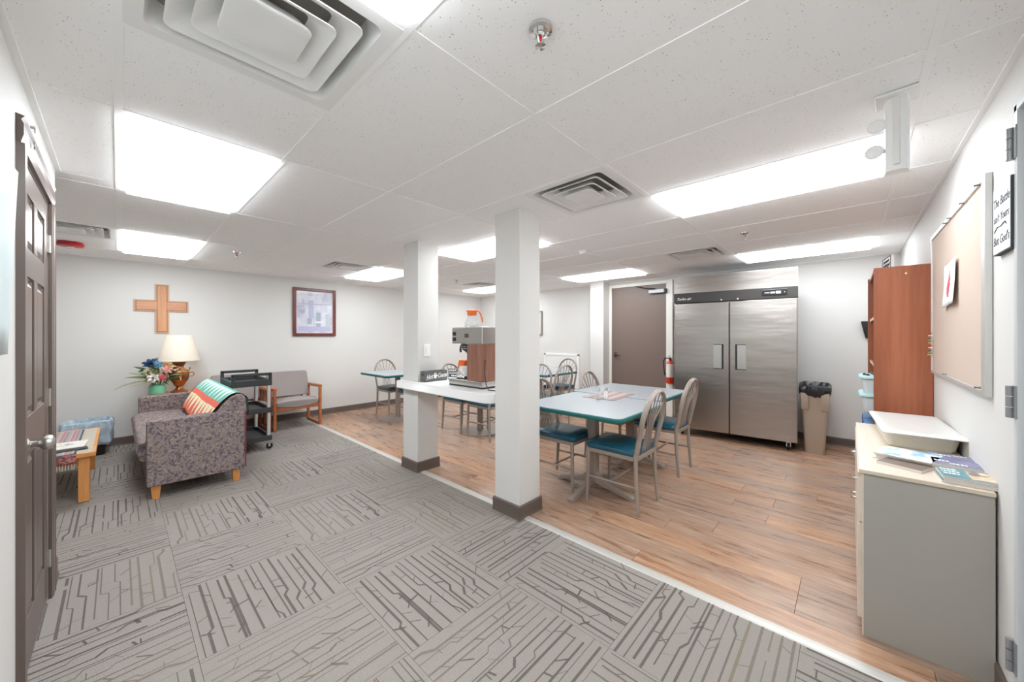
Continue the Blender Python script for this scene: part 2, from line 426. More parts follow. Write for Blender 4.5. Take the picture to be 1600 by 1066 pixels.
# --- wood planks running along the room
PW, PL = .182, 1.22
rp = random.Random(5); plank_cache = {}
def plank_mesh(w, l):
    k = (round(w, 3), round(l, 3))
    if k not in plank_cache:
        e, k2, z0 = .0011, .0010, -.012
        mb = MB().hexa([(-w / 2 + e * .3, -l / 2 + k2 * .3, z0), (w / 2 - e * .3, -l / 2 + k2 * .3, z0), (w / 2 - e * .3, l / 2 - k2 * .3, z0), (-w / 2 + e * .3, l / 2 - k2 * .3, z0)],
                       [(-w / 2 + e, -l / 2 + k2, 0), (w / 2 - e, -l / 2 + k2, 0), (w / 2 - e, l / 2 - k2, 0), (-w / 2 + e, l / 2 - k2, 0)])
        plank_cache[k] = mesh_of('wood_plank', mb, M_plank)
    return plank_cache[k]
x = SEAM + .035; first = True
while x < XF - .01:
    w = min(PW, XF - x) if not first else SEAM + PW - x
    y = YR - rp.choice((.1, .35, .6, .85, 1.05))
    while y < YC:
        a, b = max(y, YR), min(y + PL, YC)
        if b - a > .04: link('wood_plank', plank_mesh(w, b - a), floor, (x + w / 2, (a + b) / 2, 0))
        y += PL
    x += w; first = False
struct(ob('trim_1', MB().prism([(SEAM - .022, 0), (SEAM + .042, 0), (SEAM + .036, .004), (SEAM + .010, .006), (SEAM - .016, .004)], YR, YC, 0, lambda a, b, c: (a, c, b)), M_alum))
# --- walls
WT = .1
def wall(name, *boxes):
    mb = MB()
    for b in boxes: mb.box(*b)
    return struct(ob(name, mb, M_wall))
wall('wall_far', (XF, YR - WT, -.1, XF + WT, YC + WT, CZ + .2))
wall('wall_cross', (XA - WT, YC, -.1, XF, YC + WT, CZ + .2))
wall('wall_right', (XD - WT, YR - WT, -.1, 1.1, YR, CZ + .2), (2.05, YR - WT, -.1, XF, YR, CZ + .2), (1.1, YR - WT, 2.13, 2.05, YR, CZ + .2))
wall('wall_left', (XD - WT, YR, -.1, XD, 2.25, CZ + .2), (XD - WT, 3.035, -.1, XD, YE, CZ + .2), (XD - WT, 2.25, 2.045, XD, 3.035, CZ + .2), (XD - WT - .03, 2.2, -.1, XD - WT, 3.1, 2.1))
wall('wall_alcove_side', (XA, YE - WT, -.1, XD - WT, YE, CZ + .2))
wall('wall_alcove_end', (XA - WT, YE - WT, -.1, XA, YC, CZ + .2))
def baseb(name, a, b, n):        # floor points a -> b, n = inward normal
    (ax, ay), (bx, by) = a, b; nx, ny = n; t = .011
    poly = [(0, 0), (t + .006, 0), (t + .003, .008), (t, .02), (t, .094), (t - .006, .102), (0, .102)]
    d = Vector((bx - ax, by - ay, 0)); L = d.length; d.normalize()
    mb = MB().prism(poly, 0, L, 0, lambda u, z, s_: (ax + nx * u + d.x * s_, ay + ny * u + d.y * s_, z))
    return struct(ob(name, mb, M_base))
baseb('baseboard_cross', (XA, YC), (XF, YC), (0, -1))
baseb('baseboard_far', (XF, YR), (XF, 2.06), (-1, 0)); baseb('baseboard_far_left', (XF, 3.45), (XF, YC), (-1, 0))
baseb('baseboard_right', (2.12, YR), (XF, YR), (0, 1)); baseb('baseboard_left', (XD, YR), (XD, 2.15), (1, 0)); baseb('baseboard_left_end', (XD, 3.12), (XD, YE), (1, 0))
baseb('baseboard_alcove', (XA, YE), (XD, YE), (0, 1))
# --- columns
def column(name, x0, y0, x1, y1):
    c = struct(ob(name, MB().box(x0, y0, 0, x1, y1, CZ + .01), M_column, bevel=.006))
    t = .012; mb = MB()
    o, i_ = (x0 - t, y0 - t, x1 + t, y1 + t), (x0 + .002, y0 + .002, x1 - .002, y1 - .002)
    def ring(b, z): return [(b[0], b[1], z), (b[2], b[1], z), (b[2], b[3], z), (b[0], b[3], z)]
    e = .004; o2 = (o[0] - e, o[1] - e, o[2] + e, o[3] + e); o3 = (o[0] + .006, o[1] + .006, o[2] - .006, o[3] - .006)
    mb.loft([ring(o2, 0), ring(o, .02), ring(o, .094), ring(o3, .102), ring(i_, .102)], cap0=False, cap1=False)
    ob('column_base_trim', mb, M_base, c); return c
column('column', 2.012, 1.787, 2.252, 2.047)
column('column', 2.022, 3.150, 2.268, 3.422)
column('column', 5.80, 3.182, 6.04, 3.45)
# --- ceiling grid
XL = [-1.6, -1.22, -.61, 0, .61, 1.22, 1.83, 2.44, 3.05, 3.66, 4.27, 4.88, 5.49, 6.05]
YL = [-.42, -.2, 1.0, 2.24, 3.485, 4.74, 5.975, 6.65]
ceil = struct(ob('ceiling', MB().box(XA - .1, YR - .1, CZ + .08, XF + .1, YC + .1, CZ + .2), M_duct))
LIGHTS = [(i, j) for i in (0, 2.44, 4.88) for j in (-.2, 2.24, 4.74)]
VENTS = [(0, 1.0), (1.83, 1.0), (4.27, 1.0), (1.83, 4.74), (-.61, 4.74), (4.27, 4.74)]
tile_cache = {}
def ctile(x0, y0, x1, y1):
    k = (round(x1 - x0, 3), round(y1 - y0, 3))
    if k not in tile_cache:
        w, d = k[0] / 2 - .002, k[1] / 2 - .002; e = .012
        mb = MB().loft([[(-w, -d, .022), (w, -d, .022), (w, d, .022), (-w, d, .022)], [(-w, -d, .008), (w, -d, .008), (w, d, .008), (-w, d, .008)],
                        [(-w + e, -d + e, .002), (w - e, -d + e, .002), (w - e, d - e, .002), (-w + e, d - e, .002)]])
        tile_cache[k] = mesh_of('ceiling_tile', mb, M_tile)
    link('ceiling_tile', tile_cache[k], ceil, ((x0 + x1) / 2, (y0 + y1) / 2, CZ))
tees = []
for a in range(len(XL) - 1):
    for b in range(len(YL) - 1):
        x0, x1, y0, y1 = XL[a], XL[a + 1], YL[b], YL[b + 1]
        if x1 <= 0 and y1 <= YE: 
            if x0 < -.62: continue
            x0 = XD
            if x1 <= XD: continue
        if x1 <= 0 and y0 < YE < y1:
            if x1 <= XD: y0 = YE
            else:
                ctile(XD, y0, x1, YE); y0 = YE
        if (XL[a], YL[b]) in LIGHTS: continue
        if (XL[a], YL[b]) in VENTS: tees.append((x0, y0 + .62, x1, y0 + .62)); y0 += .62
        ctile(x0, y0, x1, y1)
for xx in XL[1:-1]:
    tees.append((xx, YE if xx < XD else YR, xx, YC))
for yy in YL[1:-1]: tees.append((XA if yy > YE else XD, yy, XF, yy))
for x0, y0, x1, y1 in tees:
    h = .012
    mb = MB().box(x0 - (h if x0 == x1 else 0), y0 - (h if y0 == y1 else 0), CZ - (.0004 if x0 == x1 else 0), x1 + (h if x0 == x1 else 0), y1 + (h if y0 == y1 else 0), CZ + .006)
    ob('grid_tee', mb, M_tee, ceil)
for (x0, y0, x1, y1) in ((XD, YR, XF, YR + .022), (XF - .022, YR, XF, YC), (XA, YC - .022, XF, YC), (XD, YR, XD + .022, YE), (XA, YE, XD, YE + .022), (XA, YE, XA + .022, YC)):
    ob('wall_angle', MB().box(x0, y0, CZ - .004, x1, y1, CZ + .002), M_tee, ceil)

# ================================================================== CEILING FIXTURES
place = {(0, -.2): 'cut off by the photo top, past the big diffuser', (0, 2.24): 'beside the brown panelled door, largest on the left',
         (0, 4.74): 'above the wooden cross wall, beside the red alarm', (2.44, -.2): 'beside the emergency lamp unit, largest on the right', (2.44, 2.24): 'between the two white columns',
         (2.44, 4.74): 'right of the framed picture, partly behind the first column', (4.88, -.2): 'in front of the tall steel refrigerator', (4.88, 2.24): 'in front of the brown steel door', (4.88, 4.74): 'in the far corner above the coffee maker'}
for (x0, y0) in LIGHTS:
    x1 = x0 + .61; y1 = YL[YL.index(y0) + 1]; cx, cy = (x0 + x1) / 2, (y0 + y1) / 2
    t = thing('ceiling_light', 'lit white recessed ceiling light panel ' + place[(x0, y0)], 'ceiling light', (cx, cy, CZ + .0012), 0, 'recessed ceiling light panels')
    w, d = .61 / 2 - .013, (y1 - y0) / 2 - .013; f = .018
    mb = MB()
    for z0, z1, o_, i_ in ((.0, .012, 0, f),):
        mb.box(-w, -d, z0, w, -d + i_, z1).box(-w, d - i_, z0, w, d, z1).box(-w, -d + i_, z0, -w + i_, d - i_, z1).box(w - i_, -d + i_, z0, w, d - i_, z1)
    mb.box(-w, -d, .03, w, d, .07)
    ob('light_frame', mb, M_white, t)
    q = lambda i, z: [(-w + i, -d + i, z), (w - i, -d + i, z), (w - i, d - i, z), (-w + i, d - i, z)]
    ob('light_lens', MB().loft([q(f + .006, -.022), q(f + .012, -.025)], cap0=False), M_lens, t)
    ob('added_glow_rim', MB().loft([q(f, .008), q(f + .006, -.022)], cap0=False, cap1=False), M_uplight, t)  # lens drop and glowing sides are invented to throw light onto the ceiling
def sq(w, r, z, n=4):
    return [(x_, y_, z) for x_, y_ in rrect(-w, -w, w, w, r, n)]
vplace = {(0, 1.0): 'largest, overhead at the top left of the photo', (1.83, 1.0): 'beside the top of the nearest white column', (4.27, 1.0): 'above the tall steel refrigerator',
          (1.83, 4.74): 'above the framed picture on the back wall', (-.61, 4.74): 'beside the red alarm near the brown door', (4.27, 4.74): 'in the far corner between the columns'}
for k in VENTS:
    t = thing('air_diffuser', 'square white stepped ceiling air diffuser ' + vplace[k], 'air vent', (k[0] + .305, k[1] + .31, CZ - .0012), 0, 'square ceiling air diffusers')
    mb = MB().loft([sq(.297, .004, .004), sq(.297, .004, 0), sq(.255, .03, 0), sq(.245, .03, .02), sq(.235, .03, .075)], cap0=False, cap1=False)
    ob('frame', mb, M_whitemetal, t, smooth=30)
    ob('duct', MB().loft([sq(.235, .03, .07), sq(.235, .03, .078)]), mat('vent_throat', rgb(150, 147, 142), .6), t)
    for (wo, wi, zo, zi) in ((.215, .145, -.004, .045), (.158, .095, -.008, .038), (.105, .05, -.012, .03)):
        mb = MB().loft([sq(wi, .02, zi), sq(wo - .01, .03, zo + .002), sq(wo, .03, zo), sq(wo, .03, zo + .004), sq(wi + .004, .02, zi + .006)], cap0=False, cap1=False)
        if wi == .05: mb = MB().loft([sq(.07, .015, .03), sq(wo, .03, zo), sq(wo - .006, .028, zo - .003), sq(.05, .02, -.006)], cap0=True)
        ob('louver', mb, M_whitemetal, t, smooth=35)
    ob('damper_rod', MB().tube([(.02, .03, .075), (.02, .03, .0)], .004, 6), M_whitemetal, t)
def sprinkler(x_, y_, label, big):
    t = thing('fire_sprinkler', label, 'sprinkler', (x_, y_, CZ), 0, 'ceiling fire sprinklers')
    ob('escutcheon', MB().lathe([(.0, .0), (.037, 0), (.036, -.006), (.026, -.010), (.022, -.004), (.0, -.004)], n=20), M_chrome, t, smooth=40)
    mb = MB().lathe([(.012, -.004), (.012, -.014), (.006, -.02)], n=12)
    for s_ in (-1, 1): mb.tube([(s_ * .010, 0, -.014), (s_ * .013, 0, -.030), (s_ * .004, 0, -.05)], .0025, 6)
    ob('yoke', mb, M_chrome, t)
    ob('bulb', MB().lathe([(.001, -.018), (.0045, -.022), (.0045, -.04), (.001, -.046)], n=10), mat('red_bulb', rgb(190, 40, 36), .15), t, smooth=50)
    ob('deflector', MB().lathe([(.004, -.05), (.017, -.052), (.017, -.054), (.004, -.056)], n=16), M_chrome, t)
sprinkler(.885, .70, 'chrome fire sprinkler with red bulb, close overhead, the largest', True)
sprinkler(3.916, .708, 'small chrome sprinkler in front of the tall steel refrigerator', 0)
sprinkler(.911, 5.085, 'small chrome sprinkler between the wooden cross and the picture', 0)
sprinkler(3.918, 4.923, 'small chrome sprinkler between the two white columns in the distance', 0)
t = thing('smoke_detector', 'small white round detector on ceiling right of the nearest column', 'detector', (3.523, 2.175, CZ))
ob('body', MB().lathe([(0, 0), (.05, 0), (.05, -.02), (.035, -.035), (0, -.037)], n=20), M_white, t, smooth=40)
t = thing('fire_alarm', 'red disc-shaped fire alarm on ceiling near the brown door', 'alarm', (-.33, 5.80, CZ))
ob('body', MB().lathe([(0, 0), (.085, 0), (.098, -.02), (.09, -.04), (.03, -.048), (0, -.048)], n=24), mat('alarm_red', rgb(176, 32, 36), .3), t, smooth=40)
ob('strobe', MB().box(-.03, -.03, -.062, .03, .03, -.046), mat('strobe_clear', rgb(228, 220, 214), .1), t, bevel=.006)
# emergency light hanging down from the grid
t = thing('emergency_light', 'white emergency light unit with two lamp heads hanging from ceiling', 'emergency light', (2.09, -.135, CZ), math.radians(-4))
ob('mount_plate', MB().box(-.06, -.06, -.012, .06, .06, 0), M_white, t, bevel=.004)
mb = MB().prism([(-.028, -.035), (.028, -.035), (.028, .035), (-.028, .035)], -.012, 0)
def batwing(z):
    k = (z + .155) / .145; b = .022 * (1 - min(1, k * k)); return b
rings = []
for i in range(9):
    z = -.012 - .285 * i / 8; b = .012 * math.sin(PI * i / 8)
    rings.append([(.03, -.036, z), (.03, .036, z), (-.018 - b, .030, z), (-.03 - b, .012, z), (-.03 - b, -.012, z), (-.018 - b, -.030, z)])
ob('housing', MB().loft(rings), M_white, t, smooth=35)
ob('cover_strip', MB().box(-.046, -.010, -.28, -.036, .010, -.02), mat('off_white_plastic', rgb(226, 225, 222), .4), t, bevel=.003)
for zz, yy in ((-.105, .05), (-.205, .058)):
    T = lambda a, b, c, zz=zz, yy=yy: (-.02 + .0 - (c) * .8, yy + a + c * .35, zz + b - c * .3)
    h = ob('lamp_head', MB().lathe([(0, -.03), (.016, -.025), (.025, .0), (.028, .012), (.026, .014), (.0, .016)], n=16, T=T), M_white, t, smooth=45)
    ob('lamp_lens', MB().lathe([(0, .0145), (.022, .0145), (.017, .020), (0, .022)], n=16, T=T), mat('clear_lens', rgb(246, 246, 246), .3), h, smooth=50)
    ob('bracket', MB().tube([(0, .03, zz), (-.005, yy, zz)], .008, 8), M_white, t)

# ================================================================== DOORS
def six_panel(name, y0, y1, z0, z1, x):
    d = struct(link(name, None, None, (x, y0, z0)))
    w, h = y1 - y0, z1 - z0; st, ms = .105, .09
    ob('door_leaf', MB().box(-.038, 0, 0, -.012, w, h), M_door, d)
    mb = MB()
    rows = [(.20, .86), (1.02, 1.585), (1.70, 1.92)]
    zs = [0] + [v for r in rows for v in r] + [h]
    mb.box(-.012, 0, 0, 0, st, h).box(-.012, w - st, 0, 0, w, h)
    for a, b in zip(zs[::2], zs[1::2]): mb.box(-.012, st, a, 0, w - st, b)
    for a, b in rows: mb.box(-.012, w / 2 - ms / 2, a, 0, w / 2 + ms / 2, b)
    ob('stiles_and_rails', mb, M_door, d, bevel=.003)
    for a, b in rows:
        for u0, u1 in ((st, w / 2 - ms / 2), (w / 2 + ms / 2, w - st)):
            e, g = .012, .034
            q = lambda i, xx: [(xx, u0 + i, a + i), (xx, u1 - i, a + i), (xx, u1 - i, b - i), (xx, u0 + i, b - i)]
            ob('door_panel', MB().loft([q(.001, -.012), q(.001, -.006), q(e, -.013), q(e + .004, -.013), q(g, -.004), q(g + .002, -.003)], cap0=False), M_door, d, smooth=20)
    return d
d1 = six_panel('door_1', 2.262, 3.022, .012, 2.032, XD - .002)
kn = Vector((0, .07, .925))
T = lambda a, b, c: (c, kn.y + a, kn.z + b)
ob('door_knob', MB().lathe([(.032, 0), (.032, .004), (.026, .010), (.013, .016), (.012, .032), (.016, .038), (.026, .046), (.030, .058), (.026, .070), (.012, .076), (0, .077)], n=24, T=T), M_nickel, d1, smooth=40)
for zz in (.2, 1.03, 1.82):
    ob('hinge', MB().tube([(.006, .766, zz - .045), (.006, .766, zz + .045)], .006, 8).box(0, .735, zz - .045, .002, .766, zz + .045), M_nickel, d1)
t = MB()
cw = .105
def casing(a, b, y0, y1, z0, z1, flip):   # moulded boards, x from wall
    pass
X = XD
prof = [(0, 0), (.012, 0), (.018, .03), (.018, .07), (.012, .085), (.020, .10), (0, .105)]     # (thickness, across) from opening outward
mb = MB().prism([(a, b) for a, b in prof], 0, 2.045, 0, lambda u, v, s_: (X + u, 2.252 - v, s_))
mb.prism([(a, b) for a, b in prof], 0, 2.045, 0, lambda u, v, s_: (X + u, 3.032 + v * .8, s_))
struct(ob('trim_2', mb, M_door))
struct(ob('trim_3', MB().prism([(a, b) for a, b in prof], 2.147, 3.118, 0, lambda u, v, s_: (X + u, s_, 2.045 + v * .95)), M_door))
t = thing('over_door_hook', 'small bright metal hook clipped over the brown door casing', 'hook', (XD + .022, 2.262, 2.125))
ob('clip', MB().box(-.002, -.006, .018, .010, .012, .024).box(.006, -.004, .004, .010, .010, .020), M_chrome, t)
ob('hook_plate', MB().lathe([(0, -.002), (.010, -.002), (.010, .002), (0, .002)], n=14, T=lambda a, b, c: (.004 + c, .05 + a, -.03 + b * 1.6)), M_chrome, t)
# door at the far wall
d2 = struct(link('door_2', None, None, (XF, 2.175, 0)))
ob('door_leaf', MB().box(-.03, .0, .01, -.004, .955, 2.205), M_steeldoor, d2, bevel=.003)
ob('door_frame', MB().box(-.045, .955, 0, 0, 1.005, 2.255).box(-.045, -.10, 0, 0, 0, 2.255).box(-.045, 0, 2.205, 0, .955, 2.255), M_frame, d2, bevel=.003)
lv_ = ob('lever_handle', MB().lathe([(.028, 0), (.028, .012), (.014, .018), (.012, .05), (0, .052)], n=16, T=lambda a, b, c: (-.03 - c, .885 + a, 1.02 + b)).tube([(-.075, .885, 1.02), (-.077, .83, 1.02), (-.07, .775, 1.015)], [.010, .009, .008], 8), mat('dark_bronze', rgb(92, 78, 70), .35, .7), d2, smooth=40)
ob('lock_plate', MB().box(-.036, .855, .985, -.03, .915, 1.065), mat('dark_bronze', rgb(92, 78, 70), .35, .7), d2, bevel=.002)
c = ob('door_closer', MB().box(-.095, .0, 2.055, -.03, .27, 2.115), M_greysteel, d2, bevel=.006)
ob('closer_end_cap', MB().box(-.097, -.012, 2.05, -.03, .02, 2.12), M_black, c, bevel=.003)
ob('closer_arm', MB().tube([(-.06, .16, 2.118), (-.07, .18, 2.13), (-.13, .34, 2.15), (-.05, .50, 2.20)], .009, 8), M_black, c)
# open doorway at the right: steel leaf with hinges in the right wall
d3 = struct(link('door_3', None, None, (1.15, YR, 0)))
ob('door_leaf', MB().box(0, -.05, .01, .89, -.006, 2.11), mat('light_grey_steel', rgb(200, 202, 203), .35), d3, bevel=.002)
ob('door_frame', MB().box(.895, -.1, 0, .925, .010, 2.14).box(-.05, -.1, 0, -.005, .010, 2.14).box(-.05, -.1, 2.115, .925, .010, 2.16), mat('light_grey_steel', rgb(200, 202, 203), .35), d3, bevel=.003)
for zz in (.27, 1.135, 2.015):
    mb = MB()
    for k in range(3): mb.tube([(.925, .018, zz - .055 + k * .037), (.925, .018, zz - .055 + k * .037 + .034)], .010, 10)
    mb.box(.895, .009, zz - .055, .925, .013, zz + .055).box(.925, -.002, zz - .055, .94, .004, zz + .055)
    ob('hinge', mb, M_greysteel, d3, smooth=40)

# ================================================================== COUNTER BETWEEN THE COLUMNS
CTZ = .902
t = thing('counter', 'white half-height counter shelf fixed between the two nearest columns', 'counter', (2.0, 2.6, 0))
poly = [(-.055, -.555 + .05), (-.04, -.545), (-.0, -.55), (.30, -.55), (.32, -.54), (.32, .80), (.272, .822), (.272, .549), (.018, .549), (.018, .824), (-.055, .824)]
poly = [(-.055, -.47), (-.048, -.50), (-.03, -.525), (.0, -.54), (.03, -.55), (.46, -.55), (.46, .545), (.015, .545), (.015, .826), (-.05, .826), (-.055, .82)]
ob('countertop', MB().prism(poly, CTZ - .078, CTZ), [M_laminate], t, bevel=.008)
# --- coffee machine
mx, my = 2.10, 2.29
t = thing('coffee_maker', 'commercial coffee maker with steel head and walnut panel on the counter', 'coffee maker', (mx, my, CTZ))
w, d = .215, .46
ob('base', MB().box(0, 0, .012, w, d, .062), M_ssplain, t, bevel=.006)
ob('base_foot_rail', MB().box(.004, .004, 0, w - .004, d - .004, .012), M_black, t)
ob('tower', MB().box(.004, .0, .062, w - .004, .205, .385), M_walnut, t, bevel=.006)
ob('tower_front', MB().box(.02, .205, .062, w - .02, .225, .385), M_black, t, bevel=.004)
hd = ob('brewer_head', MB().box(-.004, -.004, .385, w + .004, .41, .535), M_ssplain, t, bevel=.008)
for zz in (.475, .425):
    s_ = ob('rocker_switch', MB().box(-.010, .355, zz - .016, -.004, .392, zz + .016), M_black, hd, bevel=.002)
ob('badge', MB().box(-.008, .175, .44, -.004, .225, .475), mat('badge_bronze', rgb(96, 88, 80), .35, .5), hd, bevel=.002)
fb = MB().lathe([(.066, .385), (.062, .345), (.05, .325), (.02, .305), (.012, .295), (0, .295)], (w / 2, .31, 0), 20)
ob('brew_funnel', fb, M_black, t, smooth=40)
ob('funnel_handle', MB().tube([(w / 2, .37, .365), (w / 2, .41, .362), (w / 2, .42, .33), (w / 2, .418, .30)], [.012, .012, .011, .009], 8), M_black, t, smooth=50)
for i in range(3):
    ob('funnel_rib', MB().lathe([(.067, .375 - i * .016), (.069, .371 - i * .016), (.067, .367 - i * .016)], (w / 2, .31, 0), 20, cap=False), M_greysteel, t)
ob('warmer_plate', MB().lathe([(.0, .062), (.062, .062), (.065, .068), (.0, .070)], (w / 2, .375, 0), 20), M_black, t)
ob('power_cord', MB().tube([(.03, -.005, .25), (.0, -.03, .15), (-.012, -.06, .05), (-.02, -.10, .006), (.0, -.16, .006), (.06, -.17, .006), (.1, -.12, .006)], .004, 6), M_black, t)
M_glass = mat('carafe_glass', rgb(240, 242, 242), .04, alpha=.22, spec=.6)
M_orange = mat('orange_plastic', rgb(238, 112, 46), .4)
def carafe(name, label, x_, y_, z_, rz):
    t = thing(name, label, 'coffee pot', (x_, y_, z_), rz, 'glass coffee carafes with orange collars')
    ob('glass_bowl', MB().lathe([(.0, .002), (.062, .002), (.07, .012), (.068, .035), (.052, .075), (.040, .105), (.038, .118), (.036, .118), (.038, .104), (.050, .075), (.066, .035), (.066, .012), (.058, .006), (0, .006)], n=28, cap=False), M_glass, t, smooth=50)
    ob('steel_bottom', MB().lathe([(0, 0), (.064, 0), (.066, .010), (0, .0015)], n=28), M_chrome, t)
    cl = ob('orange_collar', MB().lathe([(.036, .108), (.042, .108), (.043, .145), (.046, .155), (.036, .158), (.034, .15)], n=24, cap=False).add([(.040, -.018, .152), (.062, 0, .156), (.040, .018, .152), (.040, -.014, .135), (.040, .014, .135)], [(0, 1, 2), (0, 3, 1), (1, 4, 2)]), M_orange, t, smooth=40)
    ob('orange_lid', MB().lathe([(0, .150), (.037, .150), (.037, .157), (0, .160)], n=24), M_orange, t)
    ob('orange_handle', MB().tube([(-.038, 0, .148), (-.062, 0, .150), (-.080, 0, .125), (-.096, 0, .075), (-.100, 0, .045)], [.011, .014, .013, .012, .009], 8, flat=.6), M_orange, t, smooth=50)
carafe('coffee_carafe', 'empty glass carafe with orange handle on top of the coffee maker', mx + .12, my + .27, CTZ + .535, math.radians(125))
carafe('coffee_carafe', 'glass carafe with orange handle on the lower warmer of the coffee maker', mx + w / 2, my + .375, CTZ + .070, math.radians(-100))
# --- hot cocoa crate and small sign
M_crate = mat('charcoal_painted_wood', rough=.7, fn=f_wood(rgb(82, 82, 82), rgb(100, 99, 98), rgb(112, 111, 110), 0, 20))
t = thing('cocoa_crate', 'charcoal wooden crate lettered Hot Cocoa in white script on the counter', 'crate', (2.045, 3.052, CTZ), 0)
cl_, cw_, ch_ = .265, .088, .104       # local x to the right, front is -y
ob('crate_front', MB().box(0, 0, .004, cl_, .008, ch_), M_crate, t, bevel=.0015)
ob('crate_back', MB().box(0, cw_ - .008, .004, cl_, cw_, ch_), M_crate, t, bevel=.0015)
ob('crate_floor', MB().box(.004, .004, 0, cl_ - .004, cw_ - .004, .008), M_crate, t)
for x0 in (0, cl_ - .009):
    mb = MB(); hx0, hx1, hz0, hz1 = .030, .058, .060, .080
    mb.box(x0, .008, .004, x0 + .009, cw_ - .008, hz0).box(x0, .008, hz1, x0 + .009, cw_ - .008, ch_).box(x0, .008, hz0, x0 + .009, hx0, hz1).box(x0, hx1, hz0, x0 + .009, cw_ - .008, hz1)
    ob('crate_end', mb, M_crate, t)
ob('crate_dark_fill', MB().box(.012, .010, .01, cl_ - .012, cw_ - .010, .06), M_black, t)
text('lettering_hot', 'Hot', .068, M_ink, t, frameM((.050, -.001, .046), (1, 0, .16), (0, 0, 1)) @ Matrix.Diagonal((.72, 1, 1, 1)), .35, bold=.0006)
text('lettering_cocoa', 'Cocoa', .062, M_ink, t, frameM((.201, -.001, .056), (1, 0, .06), (0, 0, 1)) @ Matrix.Diagonal((.66, 1, 1, 1)), .35, bold=.0006)
mg = MB(); T = lambda a, b, c_: ((a - .15) * .8 + .116, -.001 - c_, b)
mg.prism([(.135, .03), (.165, .03), (.172, .066), (.128, .066)], 0, .001, 0, T)
for i in range(3): mg.prism([(.132 + .013 * i, .07), (.140 + .013 * i, .07), (.144 + .013 * i, .080 + .004 * (i % 2)), (.136 + .013 * i, .086)], 0, .001, 0, T)
mg.prism([(.172, .05), (.186, .052), (.186, .062), (.172, .064)], 0, .001, 0, T)
ob('mug_drawing', mg, M_ink, t)
t = thing('table_sign', 'small black and white block sign between the crate and the carafe', 'sign', (2.328, 3.058, CTZ), math.radians(-38))
ob('block', MB().box(0, 0, 0, .105, .03, .115), M_blackink, t, bevel=.002)
ob('white_border', MB().box(.004, -.0012, .004, .101, 0, .111), M_ink, t); ob('black_field', MB().box(.008, -.002, .028, .097, -.001, .107), M_blackink, t)
for r_, (a, b) in enumerate(((.012, .092), (.014, .094), (.03, .092))):
    mb = MB(); xx = a
    while xx < b - .006:
        wd = random.uniform(.005, .009); mb.box(xx, -.0028, .088 - r_ * .025, xx + wd, -.002, .102 - r_ * .025 - random.choice((0, .003))); xx += wd + .003
    ob('printed_line', mb, M_ink, t)
t = thing('light_switch', 'white light switch plate on the column above the counter', 'switch', (2.13, 3.150, 1.21))
ob('plate', MB().box(-.04, -.006, -.062, .04, 0, .062), mat('switch_white', rgb(246, 246, 245), .3), t, bevel=.003)
ob('rocker', MB().box(-.016, -.010, -.033, .016, -.005, .033), mat('switch_white', rgb(246, 246, 245), .3), t, bevel=.002)

# ================================================================== DINING TABLES AND CHAIRS
TZ = .762
def table_top(t, w, d):
    ob('tabletop', MB().prism(rrect(-w + .006, -d + .006, w - .006, d - .006, .05, 5), TZ - .028, TZ), M_ttop, t, bevel=.003)
    ob('table_edge', MB().loft([[(x_, y_, z) for x_, y_ in rrect(-w - o_, -d - o_, w + o_, d + o_, .055 + o_, 5)] for o_, z in ((-.006, TZ - .034), (.0, TZ - .036), (.006, TZ - .028), (.007, TZ - .016), (.005, TZ - .005), (0, TZ - .001), (-.007, TZ - .002))], cap1=False), M_tedge, t, smooth=60)
def cross_base(t):
    ob('pedestal', MB().prism(rrect(-.042, -.042, .042, .042, .02, 3), .06, TZ - .06), M_frameT, t, smooth=40)
    ob('top_plate', MB().box(-.2, -.03, TZ - .06, .2, .03, TZ - .034).box(-.03, -.2, TZ - .06, .03, .2, TZ - .034), M_frameT, t)
    for k in range(4):
        a = k * PI / 2; R_ = Matrix.Rotation(a, 3, 'Z')
        sec = [(.03, .035, .075, .165), (.10, .030, .05, .105), (.20, .026, .032, .066), (.30, .027, .010, .046), (.345, .030, .0, .036), (.372, .030, 0, .022)]
        ob('foot', MB().loft([[R_ @ Vector(p) for p in ((x_, -w_, z0), (x_, w_, z0), (x_, w_ * .8, z1), (x_, -w_ * .8, z1))] for x_, w_, z0, z1 in sec]), M_frameT, t, bevel=.004)
def disc_base(t, r=.29):
    ob('pedestal', MB().lathe([(.05, .03), (.045, .05), (.04, .08), (.04, TZ - .06)], n=16), M_frameT, t, smooth=40)
    ob('top_plate', MB().box(-.2, -.03, TZ - .06, .2, .03, TZ - .034).box(-.03, -.2, TZ - .06, .03, .2, TZ - .034), M_frameT, t)
    ob('disc_foot', MB().lathe([(0, 0), (r, 0), (r, .012), (r - .02, .018), (.08, .03), (0, .034)], n=40), M_frameT, t, smooth=30)
def make_table(label, x_, y_, w, d, base):
    t = thing('dining_table', label, 'table', (x_, y_, 0), 0, 'teal-edged cafe tables')
    table_top(t, w, d); base(t); return t
make_table('pale blue square table with teal edge and cross feet, nearest the second column', 2.875, 1.675, .455, .48, cross_base)
make_table('pale blue square table with teal edge nearest the steel refrigerator', 3.795, 1.755, .445, .47, cross_base)
make_table('teal-edged square table on a round base against the back wall, left of the columns', 3.13, 5.46, .44, .43, disc_base)
make_table('teal-edged table on a round base behind the white counter', 3.50, 3.86, .44, .42, disc_base)
make_table('teal-edged table in the far corner by the white wall grille', 4.82, 3.82, .45, .46, disc_base)

